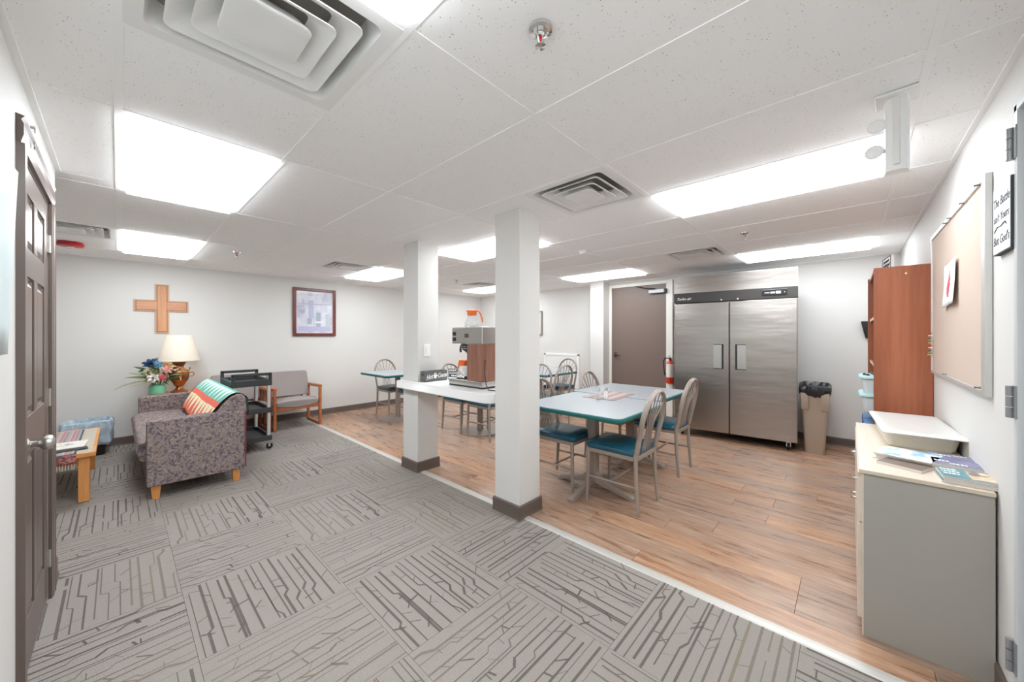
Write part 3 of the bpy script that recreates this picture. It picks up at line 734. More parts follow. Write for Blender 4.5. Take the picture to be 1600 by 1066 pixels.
def make_chair(label, vinyl, loc, rz):
    t = thing('dining_chair', label, 'chair', loc, rz, 'taupe metal fan-back dining chairs')
    # hoop: one bent flat tube from seat rail up over the back
    pts = []
    def back(z): return -.205 - .105 * max(0, (z - .42)) / .50
    side = [(.45, .178), (.55, .184), (.65, .191), (.72, .194)]
    for z, x_ in side: pts.append((x_, back(z), z))
    for i in range(1, 12):
        a = PI * i / 12; x_ = .194 * math.cos(a); z = .72 + .212 * math.sin(a); pts.append((x_, back(z), z))
    for z, x_ in reversed(side): pts.append((-x_, back(z), z))
    ob('back_hoop', MB().tube(pts, .0138, 8, flat=1.5, up=(0, 1, 0)), M_frameT, t, smooth=50)
    for sx in (-1, 1):
        ob('leg', MB().tube([(sx * .178, -.205, .46), (sx * .180, -.212, .25), (sx * .186, -.232, 0)], [.017, .016, .0125], 8), M_frameT, t, smooth=50)
        ob('leg', MB().tube([(sx * .182, .195, .435), (sx * .186, .20, .2), (sx * .190, .207, 0)], [.0165, .0155, .0125], 8), M_frameT, t, smooth=50)
    for sx in (-1, 1):
        ob('stretcher', MB().tube([(sx * .181, -.215, .205), (sx * .186, .20, .205)], .010, 8), M_frameT, t, smooth=50)
    ob('stretcher', MB().tube([(-.184, .0, .205), (.184, .0, .205)], .009, 8), M_frameT, t, smooth=50)
    mb = MB().box(-.186, -.215, .405, -.168, .20, .438).box(.168, -.215, .405, .186, .20, .438).box(-.186, .182, .405, .186, .204, .438).box(-.186, -.218, .405, .186, -.196, .438)
    ob('seat_frame', mb, M_frameT, t, bevel=.004)
    def sr(w0, d0, d1, z, r): return [(x_, y_, z) for x_, y_ in rrect(-w0, d0, w0, d1, r, 4)]
    rg = [sr(.185, -.205, .212, .436, .04), sr(.198, -.212, .226, .446, .045), sr(.203, -.214, .232, .462, .05), sr(.197, -.206, .224, .480, .05), sr(.17, -.175, .196, .492, .06), sr(.10, -.10, .12, .498, .06)]
    ob('seat', MB().loft(rg), vinyl, t, smooth=70)
    ob('seat_piping', MB().tube([(x_, y_, .4805) for x_, y_ in rrect(-.197, -.206, .197, .224, .05, 4) + [(.197 - .05, -.206)]], .003, 5), vinyl, t)
    for k in range(6):
        s_ = (k - 2.5) / 2.5
        x0, x1, x2 = s_ * .075, s_ * .058, 0
        a = PI / 2 - s_ * 1.02; x2 = .185 * math.cos(a); z2 = .72 + .203 * math.sin(a)
        ob('spindle', MB().tube([(x0, back(.45) + .004, .44), (x1, back(.58) + .004, .60), (x1 * 1.15, back(.66) + .004, .68), (x2, back(z2), z2)], .0048, 6, cap=False), M_frameT, t, smooth=60)
    return t
c0 = make_chair('blue-seated fan-back chair nearest the camera, at the front table', M_vinyl, (2.835, 1.395, 0), 0)
dup(c0, (3.845, 1.44, 0), 0, 'blue-seated fan-back chair between the second table and the steel refrigerator')
dup(c0, (2.845, 1.955, 0), PI, 'blue-seated fan-back chair half hidden behind the nearest column')
dup(c0, (3.80, 1.985, 0), PI, 'fan-back chair behind the second table, its hoop before the white pilaster')
dup(c0, (3.30, 5.19, 0), math.radians(2), 'blue-seated chair at the back wall table, cut off by the first column')
c1 = make_chair('dark-seated fan-back chair standing against the back wall beyond the framed picture', M_vinylg, (3.25, 5.83, 0), PI)
dup(c0, (3.41, 4.15, 0), PI, 'blue-seated chair under the counter, the farther of the two on the round base')
dup(c0, (3.40, 3.59, 0), 0, 'blue-seated chair under the counter, next to the nearest column')
dup(c1, (4.43, 3.33, 0), math.radians(-4), 'dark-seated fan-back chair in front of the white wall grille, turned away')
dup(c0, (5.33, 3.80, 0), math.radians(90), 'fan-back chair right against the white wall grille, only its hoop showing')
dup(c1, (3.965, 3.35, 0), math.radians(90), 'fan-back chair mostly hidden behind the nearest column, only its hoop edge showing')
# --- things on the tables
M_mat = mat('woven_placemat', rough=.9, fn=lambda t: {'Base Color': t.mix(t.math('GREATER_THAN', t.math('FRACT', t.math('MULTIPLY', t.sep(t.obj())[1], 9.0)), .6), t.mix(t.noise(t.obj(), 60, 2), rgb(172, 156, 152), rgb(190, 172, 168)), rgb(156, 130, 130))})
t = thing('placemat', 'mauve striped cloth placemat lying across the joined tables', 'placemat', (3.335, 1.76, TZ), math.radians(3))
ob('cloth', MB().box(-.25, -.16, .0, .25, .16, .003), M_mat, t, bevel=.001); ob('hem', MB().box(-.253, -.163, 0, .253, -.158, .0025).box(-.253, .158, 0, .253, .163, .0025).box(-.255, -.16, 0, -.25, .16, .0025).box(.25, -.16, 0, .255, .16, .0025), mat('placemat_hem', rgb(110, 84, 84), .9), t)
def shaker(label, x_, y_, fill):
    t = thing('shaker', label, 'shaker', (x_, y_, TZ + .003))
    ob('glass_body', MB().lathe([(0, 0), (.021, 0), (.022, .01), (.018, .07), (.014, .078), (0, .078)], n=10), mat('shaker_glass', rgb(236, 238, 238), .05, alpha=.35), t, smooth=30)
    ob('filling', MB().lathe([(0, .003), (.019, .003), (.0175, .05), (0, .052)], n=10), fill, t)
    ob('metal_cap', MB().lathe([(.0155, .074), (.017, .078), (.016, .094), (.008, .102), (0, .103)], n=12), M_chrome, t, smooth=40)
shaker('glass pepper shaker with metal cap on the placemat, mostly empty', 3.06, 1.728, mat('pepper', rgb(172, 166, 158), .9))
shaker('white-filled salt shaker with metal cap on the placemat', 3.13, 1.69, mat('salt', rgb(250, 250, 250), .8))

# ================================================================== FAR WALL: FRIDGE, BIN, GRILLE, EXTINGUISHER
th = math.radians(4.8)
t = thing('refrigerator', 'tall two-door stainless steel commercial refrigerator on casters', 'refrigerator', (5.35, .44, 0), th)
w, zb, z0, z1, zt, sp = 1.354, .105, 1.805, 1.938, 2.165, .69     # local y runs left, -x is the front
dep = .62
ob('cabinet', MB().box(.06, .006, zb + .03, dep, w - .006, z1), M_ss, t, bevel=.004)
ob('top_panel', MB().box(.03, .004, z1, .055, w - .004, zt), M_ss, t, bevel=.003)
ob('top_panel_edge', MB().box(.022, .0, z1, .06, .012, zt).box(.022, w - .012, z1, .06, w, zt).box(.022, 0, zt - .01, .06, w, zt), M_ssplain, t)
bd = ob('control_band', MB().box(.0, .0, z0, .08, w, z1), M_band, t, bevel=.004)
for a, b in ((.004, sp - .004), (sp + .004, w - .004)):
    dr = ob('door', MB().box(.0, a, zb, .055, b, z0 - .006), M_ss, t, bevel=.010, seg=3)
    ob('gasket', MB().box(.05, a + .01, zb + .01, .062, b - .01, z0 - .016), M_black, dr)
    hy = (b - .175, b - .06) if a < .1 else (a + .06, a + .175)
    zz0, zz1 = .93, 1.25
    # recessed pull: black lip on the side nearest the centre gap and thin black top and bottom lines
    e = (hy[1] - .022, hy[1]) if a < .1 else (hy[0], hy[0] + .022)
    mb = MB().box(-.003, e[0], zz0, .004, e[1], zz1).box(-.003, hy[0], zz1 - .008, .002, hy[1], zz1).box(-.003, hy[0], zz0, .002, hy[1], zz0 + .008)
    ob('recessed_handle', mb, M_black, dr)
    ob('handle_plate', MB().box(-.002, min(hy), zz0 + .008, .001, max(hy), zz1 - .008), M_ssplain, dr)
for yy in (sp + .09, sp - .09): ob('lock', MB().lathe([(0, 0), (.011, 0), (.010, .005), (0, .006)], n=14, T=lambda a, b, c_, yy=yy: (-c_, yy + a, z0 + .018 + b)), M_chrome, bd)
Mx = lambda y_, z_: frameM((-.0015, y_, z_), (0, -1, 0), (0, 0, 1))
text('logo', 'Turbo air', .046, M_ink, bd, Mx(w - .125, z0 + .052), .35, bold=.0012)
cp = ob('control_panel', MB().box(-.006, .10, z0 + .038, 0, .345, z0 + .105), M_black, bd, bevel=.004)
ob('panel_rim', MB().box(-.009, .10, z0 + .105, 0, .345, z0 + .110), M_greysteel, bd)
mb = MB()
for y_, w_, h_ in ((.31, .018, .010), (.285, .028, .012), (.24, .045, .020), (.185, .05, .030), (.125, .008, .012)): mb.box(-.0075, y_ - w_ / 2, z0 + .072 - h_ / 2, -.006, y_ + w_ / 2, z0 + .072 + h_ / 2)
bt = ob('panel_buttons', mb, mat('pale_button', rgb(206, 214, 212), .4), bd); bt['kind'] = 'stuff'
ob('base_skirt', MB().box(.10, .03, .085, dep, w - .03, zb + .03), M_black, t)
for x_, y_ in ((.08, .09), (.08, w - .09), (dep - .1, .09), (dep - .1, w - .09)):
    cs = ob('caster', MB().lathe([(0, -.012), (.040, -.012), (.042, -.006), (.042, .006), (.040, .012), (0, .012)], n=20, T=lambda a, b, c_: (x_ + a, y_ + c_, .042 + b)), M_rubber, t, smooth=40)
    ob('caster_fork', MB().box(x_ - .012, y_ - .022, .04, x_ + .012, y_ - .016, .092).box(x_ - .012, y_ + .016, .04, x_ + .012, y_ + .022, .092).box(x_ - .02, y_ - .022, .088, x_ + .02, y_ + .022, .105), M_chrome, cs)
# trash bin with black liner
M_bin = mat('beige_plastic', rgb(176, 160, 143), .5)
t = thing('trash_bin', 'slim beige trash bin with black liner beside the refrigerator', 'trash bin', (5.66, .305, 0), math.radians(2))
def rr(a, b, z, r=.03, n=3): return [(x_, y_, z) for x_, y_ in rrect(-a, -b, a, b, r, n)]
ob('bin_body', MB().loft([rr(.21, .088, 0), rr(.215, .090, .02), rr(.25, .128, .66), rr(.252, .13, .70)]), M_bin, t, smooth=40)
for sy in (-1, 1):
    ob('corner_handle', MB().loft([[(-.262 + k[2], sy * (.055), k[0]), (-.262 + k[2], sy * (.128 + k[1]), k[0]), (-.20, sy * (.132 + k[1]), k[0]), (-.20, sy * .055, k[0])] for k in ((.50, -.012, .012), (.515, -.008, 0), (.68, 0, -.008), (.70, 0, -.004))]), M_bin, t, bevel=.005)
rl = random.Random(3)
def liner(a, b, zs, n, seedr, amp):
    rings = []
    for s_, z in zs:
        ring = []
        for k in range(n):
            q = 2 * PI * k / n; cx, cy = math.cos(q), math.sin(q); m = max(abs(cx), abs(cy)) ** .75
            f = 1 + seedr.uniform(-amp, amp)
            ring.append((cx / m * a * s_ * f, cy / m * b * s_ * f, z + seedr.uniform(-amp, amp) * .12))
        rings.append(ring)
    return rings
M_bag = mat('black_bag', rgb(44, 43, 46), .32)
ob('black_liner', MB().loft(liner(.250, .130, ((1.0, .655), (1.10, .68), (1.16, .735), (1.13, .775), (1.0, .785), (.85, .74), (.8, .6)), 36, rl, .045), cap0=False, cap1=True), M_bag, t, smooth=35)
# return air grille
t = thing('wall_grille', 'large white return air grille low on the far wall behind chairs', 'wall vent', (XF, 4.25, .30))
gw, gh = .42, .70
ob('grille_frame', MB().box(-.02, -gw, 0, 0, -gw + .04, gh).box(-.02, gw - .04, 0, 0, gw, gh).box(-.02, -gw, 0, 0, gw, .04).box(-.02, -gw, gh - .04, 0, gw, gh), M_white, t, bevel=.004)
gb = mesh_of('slat', MB().hexa([(-.016, -gw + .04, -.004), (-.012, -gw + .04, -.008), (-.012, gw - .04, -.008), (-.016, gw - .04, -.004)], [(-.004, -gw + .04, .010), (-.0, -gw + .04, .006), (-.0, gw - .04, .006), (-.004, gw - .04, .010)]), M_white)
for k in range(34): link('slat', gb, t, (0, 0, .052 + k * .0182))
# fire extinguisher
t = thing('fire_extinguisher', 'red fire extinguisher with black hose hanging beside the refrigerator', 'fire extinguisher', (XF - .085, 2.10, .60))
ob('cylinder', MB().lathe([(0, 0), (.05, 0), (.056, .012), (.056, .30), (.045, .34), (.02, .36), (.018, .38), (0, .38)], n=20), mat('extinguisher_red', rgb(208, 60, 44), .3), t, smooth=40)
ob('paper_label', MB().lathe([(.0568, .10), (.0568, .31)], n=20, cap=False), mat('label_cream', rgb(232, 224, 214), .5), t, smooth=60)
ob('valve', MB().box(-.02, -.014, .375, .02, .014, .405).box(-.09, -.010, .405, .02, .010, .414).box(-.085, -.010, .43, .015, .010, .438), M_black, t, bevel=.003)
ob('hose', MB().tube([(-.01, .02, .40), (-.02, .07, .40), (-.02, .095, .35), (-.02, .09, .26), (-.03, .075, .18), (-.03, .07, .13)], [.009] * 5 + [.014], 8), M_rubber, t, smooth=60)
ob('wall_hook', MB().box(.03, -.015, .30, .085, .015, .39), M_greysteel, t)
# framed picture on far wall, its edge beyond the column
t = thing('far_picture', 'thin framed picture on the far wall, only its edge past the column', 'picture', (XF, 5.02, 1.37))
ob('picture_frame', MB().box(-.03, -.29, 0, 0, -.262, .51).box(-.03, .262, 0, 0, .29, .51).box(-.03, -.262, 0, 0, .262, .03).box(-.03, -.262, .48, 0, .262, .51), mat('grey_wood_frame', rgb(150, 142, 132), .5), t, bevel=.003)
ob('picture_print', MB().box(-.012, -.262, .03, -.002, .262, .48), mat('pale_print', rgb(214, 212, 206), .4), t)
# black holder by the bookcase on the far wall
t = thing('wall_bracket', 'black wall-mounted holder on the far wall beside the bookcase', 'bracket', (XF, -.17, 1.33))
ob('holder_body', MB().loft([[(-.05, -.055, 0), (0, -.055, 0), (0, .035, 0), (-.05, .035, 0)], [(-.08, -.07, .07), (0, -.07, .07), (0, .05, .07), (-.08, .05, .07)], [(-.085, -.075, .20), (0, -.075, .20), (0, .075, .20), (-.085, .075, .20)]]), M_black, t, bevel=.006)
ob('holder_knob', MB().lathe([(0, 0), (.02, 0), (.02, .02), (0, .024)], n=14, T=lambda a, b, c_: (-.08 - c_, a, .06 + b)), M_charcoal, t)

# ================================================================== RIGHT WALL: CABINET, BOOKCASE, CORKBOARD
CX0, CX1, CY0, CY1, CH = 2.295, 3.50, -.412, -.030, .755
t = thing('low_cabinet', 'low grey-sided cabinet with maple top against the right wall', 'cabinet', (CX0, CY0, 0))
L, D = CX1 - CX0, CY1 - CY0
ob('side_panel', MB().box(.004, 0, .0, .022, D - .014, CH - .016), M_cabgrey, t)
ob('side_panel', MB().box(L - .022, 0, .0, L - .004, D - .014, CH - .016), M_cabgrey, t)
ob('edge_band', MB().box(.003, D - .016, 0, .023, D - .010, CH - .016), M_maple, t)
ob('cabinet_top', MB().box(-.006, 0, CH - .016, L + .006, D, CH), M_maple, t, bevel=.003)
ob('top_edge_band', MB().box(-.0075, .0, CH - .017, -.006, D, CH - .002), mat('band_tan', rgb(206, 192, 172), .5), t)
ob('back_panel', MB().box(.022, .0, .02, L - .022, .012, CH - .02), M_cabgrey, t)
ob('bottom', MB().box(.022, .012, .06, L - .022, D - .03, .08), M_cabgrey, t)
ob('kick_board', MB().box(.022, D - .06, 0, L - .022, D - .045, .06), M_maple, t)
for k in range(2):
    x0 = .024 + k * (L - .048) / 2; x1 = x0 + (L - .048) / 2 - .003
    dr = ob('door', MB().box(x0, D - .014, .065, x1, D + .004, .50), M_maple, t, bevel=.003)
    ob('knob', MB().lathe([(.006, 0), (.006, .012), (.012, .02), (0, .024)], n=12, T=lambda a, b, c_, x_=(x1 - .04 if k == 0 else x0 + .04): (x_ + a, D + .004 + c_, .44 + b)), M_nickel, dr)
    dr = ob('drawer', MB().box(x0, D - .014, .505, x1, D + .004, CH - .02), M_maple, t, bevel=.003)
    ob('knob', MB().lathe([(.006, 0), (.006, .012), (.012, .02), (0, .024)], n=12, T=lambda a, b, c_, x_=(x0 + x1) / 2: (x_ + a, D + .004 + c_, .62 + b)), M_nickel, dr)
# white lidded tray box
t = thing('plastic_box', 'white shallow plastic box with wide lid on the maple cabinet', 'box', (3.125, -.262, CH), math.radians(3))
M_pl = mat('white_plastic', rgb(212, 211, 208), .35)
ob('box_body', MB().loft([rr(.235, .118, 0, .03, 4), rr(.245, .125, .01, .03, 4), rr(.27, .138, .088, .03, 4)]), mat('cream_plastic', rgb(226, 222, 210), .4), t, smooth=40)
ob('box_lid', MB().loft([rr(.30, .145, .080, .02, 4), rr(.345, .152, .088, .02, 4), rr(.35, .153, .093, .02, 4), rr(.33, .146, .099, .02, 4), rr(.29, .12, .103, .03, 4), rr(.26, .10, .101, .03, 4)]), M_pl, t, smooth=40)
# leaflets
def fM(cols, seed):
    def f(t):
        v = t.obj(); n = t.noise(v, 14 + seed, 2, .5); n2 = t.noise(v, 30, 1)
        return {'Base Color': t.ramp(n, [(.3, cols[0]), (.48, cols[1]), (.62, cols[2])], 'EASE')}
    return f
M_paper = mat('paper_edges', rgb(214, 206, 198), .7)
M_lft = {'fan': mat('leaflet_cream_blue', rough=.35, fn=fM((rgb(234, 222, 196), rgb(238, 236, 234), rgb(150, 196, 220)), 1)),
         'purple': mat('leaflet_purple', rough=.35, fn=fM((rgb(104, 104, 138), rgb(124, 124, 154), rgb(140, 138, 164)), 2)),
         'teal': mat('leaflet_teal', rough=.35, fn=fM((rgb(76, 126, 138), rgb(96, 146, 154), rgb(86, 132, 146)), 3)),
         'photo': mat('leaflet_photo', rough=.35, fn=fM((rgb(196, 150, 120), rgb(232, 206, 172), rgb(120, 110, 106)), 4)),
         'brown': mat('leaflet_brown', rgb(122, 108, 100), .5)}
rb = random.Random(9)
def leaflet(kind, label, x_, y_, z_, rz, w_, d_, group, h_=.005, top=False):
    t = thing('leaflet', label, 'leaflet', (x_, y_, z_), rz, group)
    ob('pages', MB().box(-w_ / 2, -d_ / 2, 0, w_ / 2, d_ / 2, h_ - .0006), M_paper, t)
    c_ = ob('cover', MB().box(-w_ / 2, -d_ / 2, h_ - .0006, w_ / 2, d_ / 2, h_), M_lft[kind], t)
    return t, c_
def stack(kind, x_, y_, rz, w_, d_, n, group, low, topl, jitter, h_=.005, z0=CH):
    for k in range(n):
        tp = k == n - 1
        tt, c_ = leaflet(kind, topl if tp else low % ('lowest', 'second', 'third', 'fourth', 'fifth')[k], x_ + rb.uniform(-jitter, jitter), y_ + rb.uniform(-jitter, jitter), z0 + k * h_, rz + rb.uniform(-jitter, jitter) * 6, w_, d_, group, h_)
    return tt, h_
# local x = across the room's length (away from camera), local y towards the middle of the room
def print_rows(tt, rows, m, h_):
    mb = MB()
    for (x0, y0, y1, hh) in rows:
        y_ = y0
        while y_ < y1 - .004:
            l_ = rb.uniform(.006, .013); mb.box(x0, y_, h_, x0 + hh, min(y_ + l_, y1), h_ + .0005); y_ += l_ + .003
    ob('printed_title', mb, m, tt)
tt, hh = stack('fan', 2.615, -.20, math.radians(-14), .20, .19, 6, 'cream and blue leaflets in the fanned pile', '%s cream and blue leaflet from the bottom of the fanned pile', 'topmost cream and blue leaflet of the fanned pile on the cabinet', .012)
tt, hh = stack('purple', 2.70, -.352, math.radians(-3), .11, .145, 5, 'purple leaflets by the white box', '%s purple leaflet from the bottom of the pile touching the white box', 'topmost purple leaflet of the pile touching the white box', .003)
print_rows(tt, [(.01, .0, .06, .016), (.03, -.05, -.005, .012)], M_ink, hh)
tt, hh = stack('purple', 2.567, -.352, math.radians(-2), .12, .145, 6, 'purple leaflets in the middle pile', '%s purple leaflet from the bottom of the pile behind the teal leaflets', 'topmost purple leaflet of the pile behind the teal leaflets', .003)
print_rows(tt, [(.0, .02, .065, .02), (-.035, -.03, .02, .02)], M_ink, hh)
tt, hh = stack('teal', 2.385, -.352, math.radians(2), .15, .145, 6, 'teal leaflets at the cabinet end', '%s teal leaflet from the bottom of the near pile', 'topmost teal leaflet with a food photo at the near cabinet end', .003)
print_rows(tt, [(.035, .02, .065, .018), (.005, .015, .065, .014), (-.03, .02, .065, .016)], M_ink, hh)
ob('cover_photo', MB().box(-.065, -.068, hh, .065, -.005, hh + .0004), M_lft['photo'], tt)
leaflet('brown', 'brown folded leaflet sticking out under the fanned pile', 2.47, -.185, CH, math.radians(-24), .12, .15, 'brown leaflets', .014)
# bookcase
BX0, BX1, BY1, BH = 3.775, 4.50, -.128, 1.855
t = thing('bookcase', 'tall cherry wood bookcase standing end-on against the right wall', 'bookcase', (BX0, YR, 0))
bl, bd_ = BX1 - BX0, BY1 - YR
ob('side_panel', MB().box(0, .003, 0, .02, bd_, BH), M_cherry, t, bevel=.0015); ob('side_panel', MB().box(bl - .02, .003, 0, bl, bd_ + .012, BH), M_cherry, t, bevel=.0015)
ob('top_panel', MB().box(.02, .003, BH - .03, bl - .02, bd_, BH - .008), M_cherry, t); ob('back_panel', MB().box(.02, .003, .02, bl - .02, .010, BH - .03), M_cherry, t)
for z_ in (.06, .40, .775, 1.15, 1.50):
    sh = ob('shelf', MB().box(.02, .010, z_ - .02, bl - .02, bd_ - .004, z_), M_cherry, t)
    ob('shelf_edge', MB().box(.02, bd_ - .004, z_ - .02, bl - .02, bd_ - .001, z_), M_maple, sh)
ob('screw_cap', MB().lathe([(0, 0), (.006, 0), (.004, .001), (0, .0012)], n=10, T=lambda a, b, c_: (-c_, .13 + a, 1.80 + b)), M_ink, t)
def tote(label, z_, x_, tint):
    t = thing('plastic_tote', label, 'tote', (x_, -.205, z_), 0, 'clear totes on the bookcase')
    ob('tub', MB().loft([rr(.15, .12, 0), rr(.155, .125, .01), rr(.175, .142, .12)]), mat('frosted_tub', rgb(214, 222, 226), .3), t, smooth=40)
    ob('tote_lid', MB().loft([rr(.178, .145, .112), rr(.186, .152, .118), rr(.186, .152, .130), rr(.17, .137, .136)]), mat('aqua_lid', rgb(184, 216, 216), .35), t, smooth=40)
    ob('latch', MB().box(-.03, .148, .10, .03, .158, .132), mat('aqua_lid', rgb(184, 216, 216), .35), t, bevel=.003)
tote('clear plastic tote with aqua lid on the bookcase shelf, under another tote', .776, 4.06, 0)
tote('clear plastic tote with aqua lid, upper of the two on the bookcase', .913, 4.06, 0)
t = thing('craft_bits', 'dark small items lying on the upper tote lid', 'craft supplies', (4.06, -.14, 1.049))
for k in range(6): ob('bead', MB().lathe([(0, 0), (.010, .003), (.011, .012), (0, .018)], (rb.uniform(-.12, .12), .01 + rb.uniform(-.05, .05), 0), 8), mat('dark_blue_bit', rgb(58, 68, 92), .5), t, smooth=60)
M_blue = mat('blue_box', rgb(92, 130, 172), .5)
for (x_, lab) in ((3.93, 'blue lidded box on the lower bookcase shelf, nearer one'), (4.22, 'blue lidded box on the lower bookcase shelf, farther one')):
    t = thing('storage_box', lab, 'box', (x_, -.20, .40), 0, 'blue boxes on the bookcase')
    ob('box_body', MB().box(-.125, -.11, 0, .125, .10, .24), M_blue, t, bevel=.004); ob('box_lid', MB().box(-.13, -.115, .235, .13, .122, .30), M_blue, t, bevel=.004)
    ob('box_strap', MB().box(-.012, .115, .02, .012, .126, .30), mat('blue_box_dark', rgb(66, 98, 140), .5), t)
t = thing('aqua_basket', 'small aqua bin on the floor just beyond the grey cabinet', 'bin', (5.35, -.16, 0))
ob('bin_body', MB().loft([rr(.12, .10, 0), rr(.14, .12, .10), rr(.15, .13, .105), rr(.15, .13, .115), rr(.135, .115, .115), rr(.115, .095, .01)]), mat('aqua_plastic', rgb(150, 190, 192), .4), t, smooth=40)
t = thing('script_sign', 'small white sign with black border and script on top of the bookcase', 'sign', (4.025, -.225, BH), math.radians(7))
sgw, sgh = .127, .105
ob('sign_board', MB().box(-sgw, 0, 0, sgw, .018, sgh), mat('sign_white', rgb(240, 239, 236), .5), t)
mb = MB()
for b in ((-sgw, -sgw + .007, 0, sgh), (sgw - .007, sgw, 0, sgh), (-sgw, sgw, 0, .007), (-sgw, sgw, sgh - .007, sgh)): mb.box(b[0], .018, b[2], b[1], .021, b[3])
ob('black_border', mb, M_blackink, t)
for k, (z_, w_) in enumerate(((.074, .085), (.045, .10), (.022, .06))):
    ob('script_stroke', MB().tube([(-w_ + 2 * w_ * i / 14, .0195, z_ + .011 * math.sin(i * 2.1 + k)) for i in range(15)], .0022, 5), M_blackink, t)
# corkboard
t = thing('corkboard', 'large aluminium-framed cork bulletin board on the right wall', 'bulletin board', (2.375, YR, 1.112))
cw, chh = 1.335, .905
def f_cork(t_):
    v = t_.obj(); n = t_.noise(v, 300, 3, .7); n2 = t_.noise(v, 3, 2)
    return {'Base Color': t_.mix(n, rgb(192, 174, 161), rgb(207, 189, 176))}
ob('cork_panel', MB().box(.02, .002, .02, cw - .02, .014, chh - .02), mat('cork', rough=.9, fn=f_cork, spec=.1), t)
M_al = mat('bright_aluminium', rgb(206, 205, 202), .4, .5)
fr = MB().box(0, 0, 0, .055, .022, chh).box(cw - .02, 0, 0, cw, .022, chh).box(.055, 0, 0, cw - .02, .022, .022).box(.055, 0, chh - .022, cw - .02, .022, chh)
ob('board_frame', fr, M_al, t, bevel=.003)
def pin(x_, z_, colr, label, group):
    t = thing('push_pin', label, 'push pin', (2.375 + x_, YR + .0145, 1.112 + z_), 0, group)
    m = mat('pin_' + colr[0], colr[1], .3)
    ob('pin_head', MB().lathe([(0, .006), (.006, .006), (.004, .010), (.003, .018), (.006, .022), (0, .024)], n=10, T=lambda a, b, c_: (a, c_, b)), m, t, smooth=50)
    ob('pin_point', MB().tube([(0, -.004, 0), (0, .008, 0)], .0009, 5), M_chrome, t)
gp = ('grey', rgb(120, 120, 122))
for k, x_ in enumerate((.075, .36, .66, .78)): pin(x_, chh - .026, gp, ('grey push pin at the near top corner of the corkboard', 'grey push pin second along the corkboard top edge', 'grey push pin third along the corkboard top edge', 'grey push pin fourth along the corkboard top edge')[k], 'pins along the top of the corkboard')
pin(.07, .03, gp, 'grey push pin at the near bottom corner of the corkboard', 'lower corkboard pins'); pin(.80, .03, gp, 'grey push pin low in the middle of the corkboard', 'lower corkboard pins')
cols = (('gold', rgb(226, 190, 110)), ('green', rgb(120, 170, 140)), ('grey', rgb(120, 120, 122)), ('cream', rgb(236, 226, 190)), ('red', rgb(190, 70, 70)))
for k in range(10):
    pin(1.305 + rb.uniform(-.035, .015), .12 + .016 * k, cols[k % 5], '%s push pin, number %s from the bottom of the far edge cluster' % (cols[k % 5][0], ('one','two','three','four','five','six','seven','eight','nine','ten')[k]), 'cluster of pins at the far corkboard edge')
# paper with red drawing
t = thing('drawing_paper', 'curled white paper with a red drawing pinned to the corkboard', 'paper', (2.90, YR + .017, 1.53))
pw, ph = .33, .235
M_pap = mat('white_paper', rgb(238, 239, 241), .7)
curl = lambda u, v: (u * pw, .002 + .010 * (1 - v) ** 2 + .007 * (1 - u) ** 3 + .003 * math.sin(u * 5) ** 2, v * ph - .012 * u)
ob('sheet', MB().grid(curl, 12, 8), M_pap, t, smooth=80, solid=.0012)
def decal(pts, m, nm):
    vv = []
    for u, v in pts: p = curl(u, v); vv.append((p[0], p[1] + .0022, p[2]))
    return ob(nm, MB().add(vv, [tuple(range(len(vv)))]), m, t)
M_red = mat('red_paint', rgb(214, 82, 96), .7)
decal([(.62, .22), (.50, .28), (.46, .42), (.50, .56), (.58, .66), (.66, .58), (.72, .44), (.70, .30)], M_red, 'red_shape')
for a, b in (((.56, .62), (.52, .82)), ((.44, .55), (.34, .66)), ((.46, .46), (.32, .48)), ((.62, .24), (.42, .20))):
    (u0, v0), (u1, v1) = a, b; dx, dy = (v1 - v0) * .10, (u0 - u1) * .10
    decal([(u0 - dx - .015, v0 - dy - .02), (u1 - dx * .5, v1), (u1 + dx * .5 + .01, v1 + .02), (u0 + dx + .015, v0 + dy + .02)], M_red, 'red_stroke')
# hand-lettered sign by the door
t = thing('scripture_sign', 'white canvas sign with black brush lettering between corkboard and door hinge', 'sign', (2.275, YR, 1.665))
sw, sh_ = .20, .245
ob('canvas', MB().box(-sw, .0, 0, 0, .018, sh_), mat('canvas_white', rgb(236, 238, 242), .6), t, bevel=.002)
ob('painted_shadow_edge', MB().box(-sw - .003, .0, .0, -sw, .017, sh_).box(-sw, 0, -.003, -.0, .017, 0), mat('sign_shadow_paint', rgb(62, 64, 66), .7), t)  # dark strips paint in the shadow beside and below the canvas
mm = lambda z_: frameM((-sw / 2, .0184, z_), (-1, 0, 0), (0, 0, 1))
text('lettering_line', 'The Battle', .046, M_blackink, t, mm(.185), .25, depth=.0003); text('lettering_line', "isn't Yours", .041, M_blackink, t, mm(.128), .25, depth=.0003)
text('lettering_line', "But God's", .046, M_blackink, t, mm(.045), .25, depth=.0003)
ob('flourish', MB().tube([(-.02, .0185, .082), (-.06, .0185, .096), (-.10, .0185, .093), (-.15, .0185, .100), (-.165, .0185, .088)], .0018, 5), M_blackink, t)

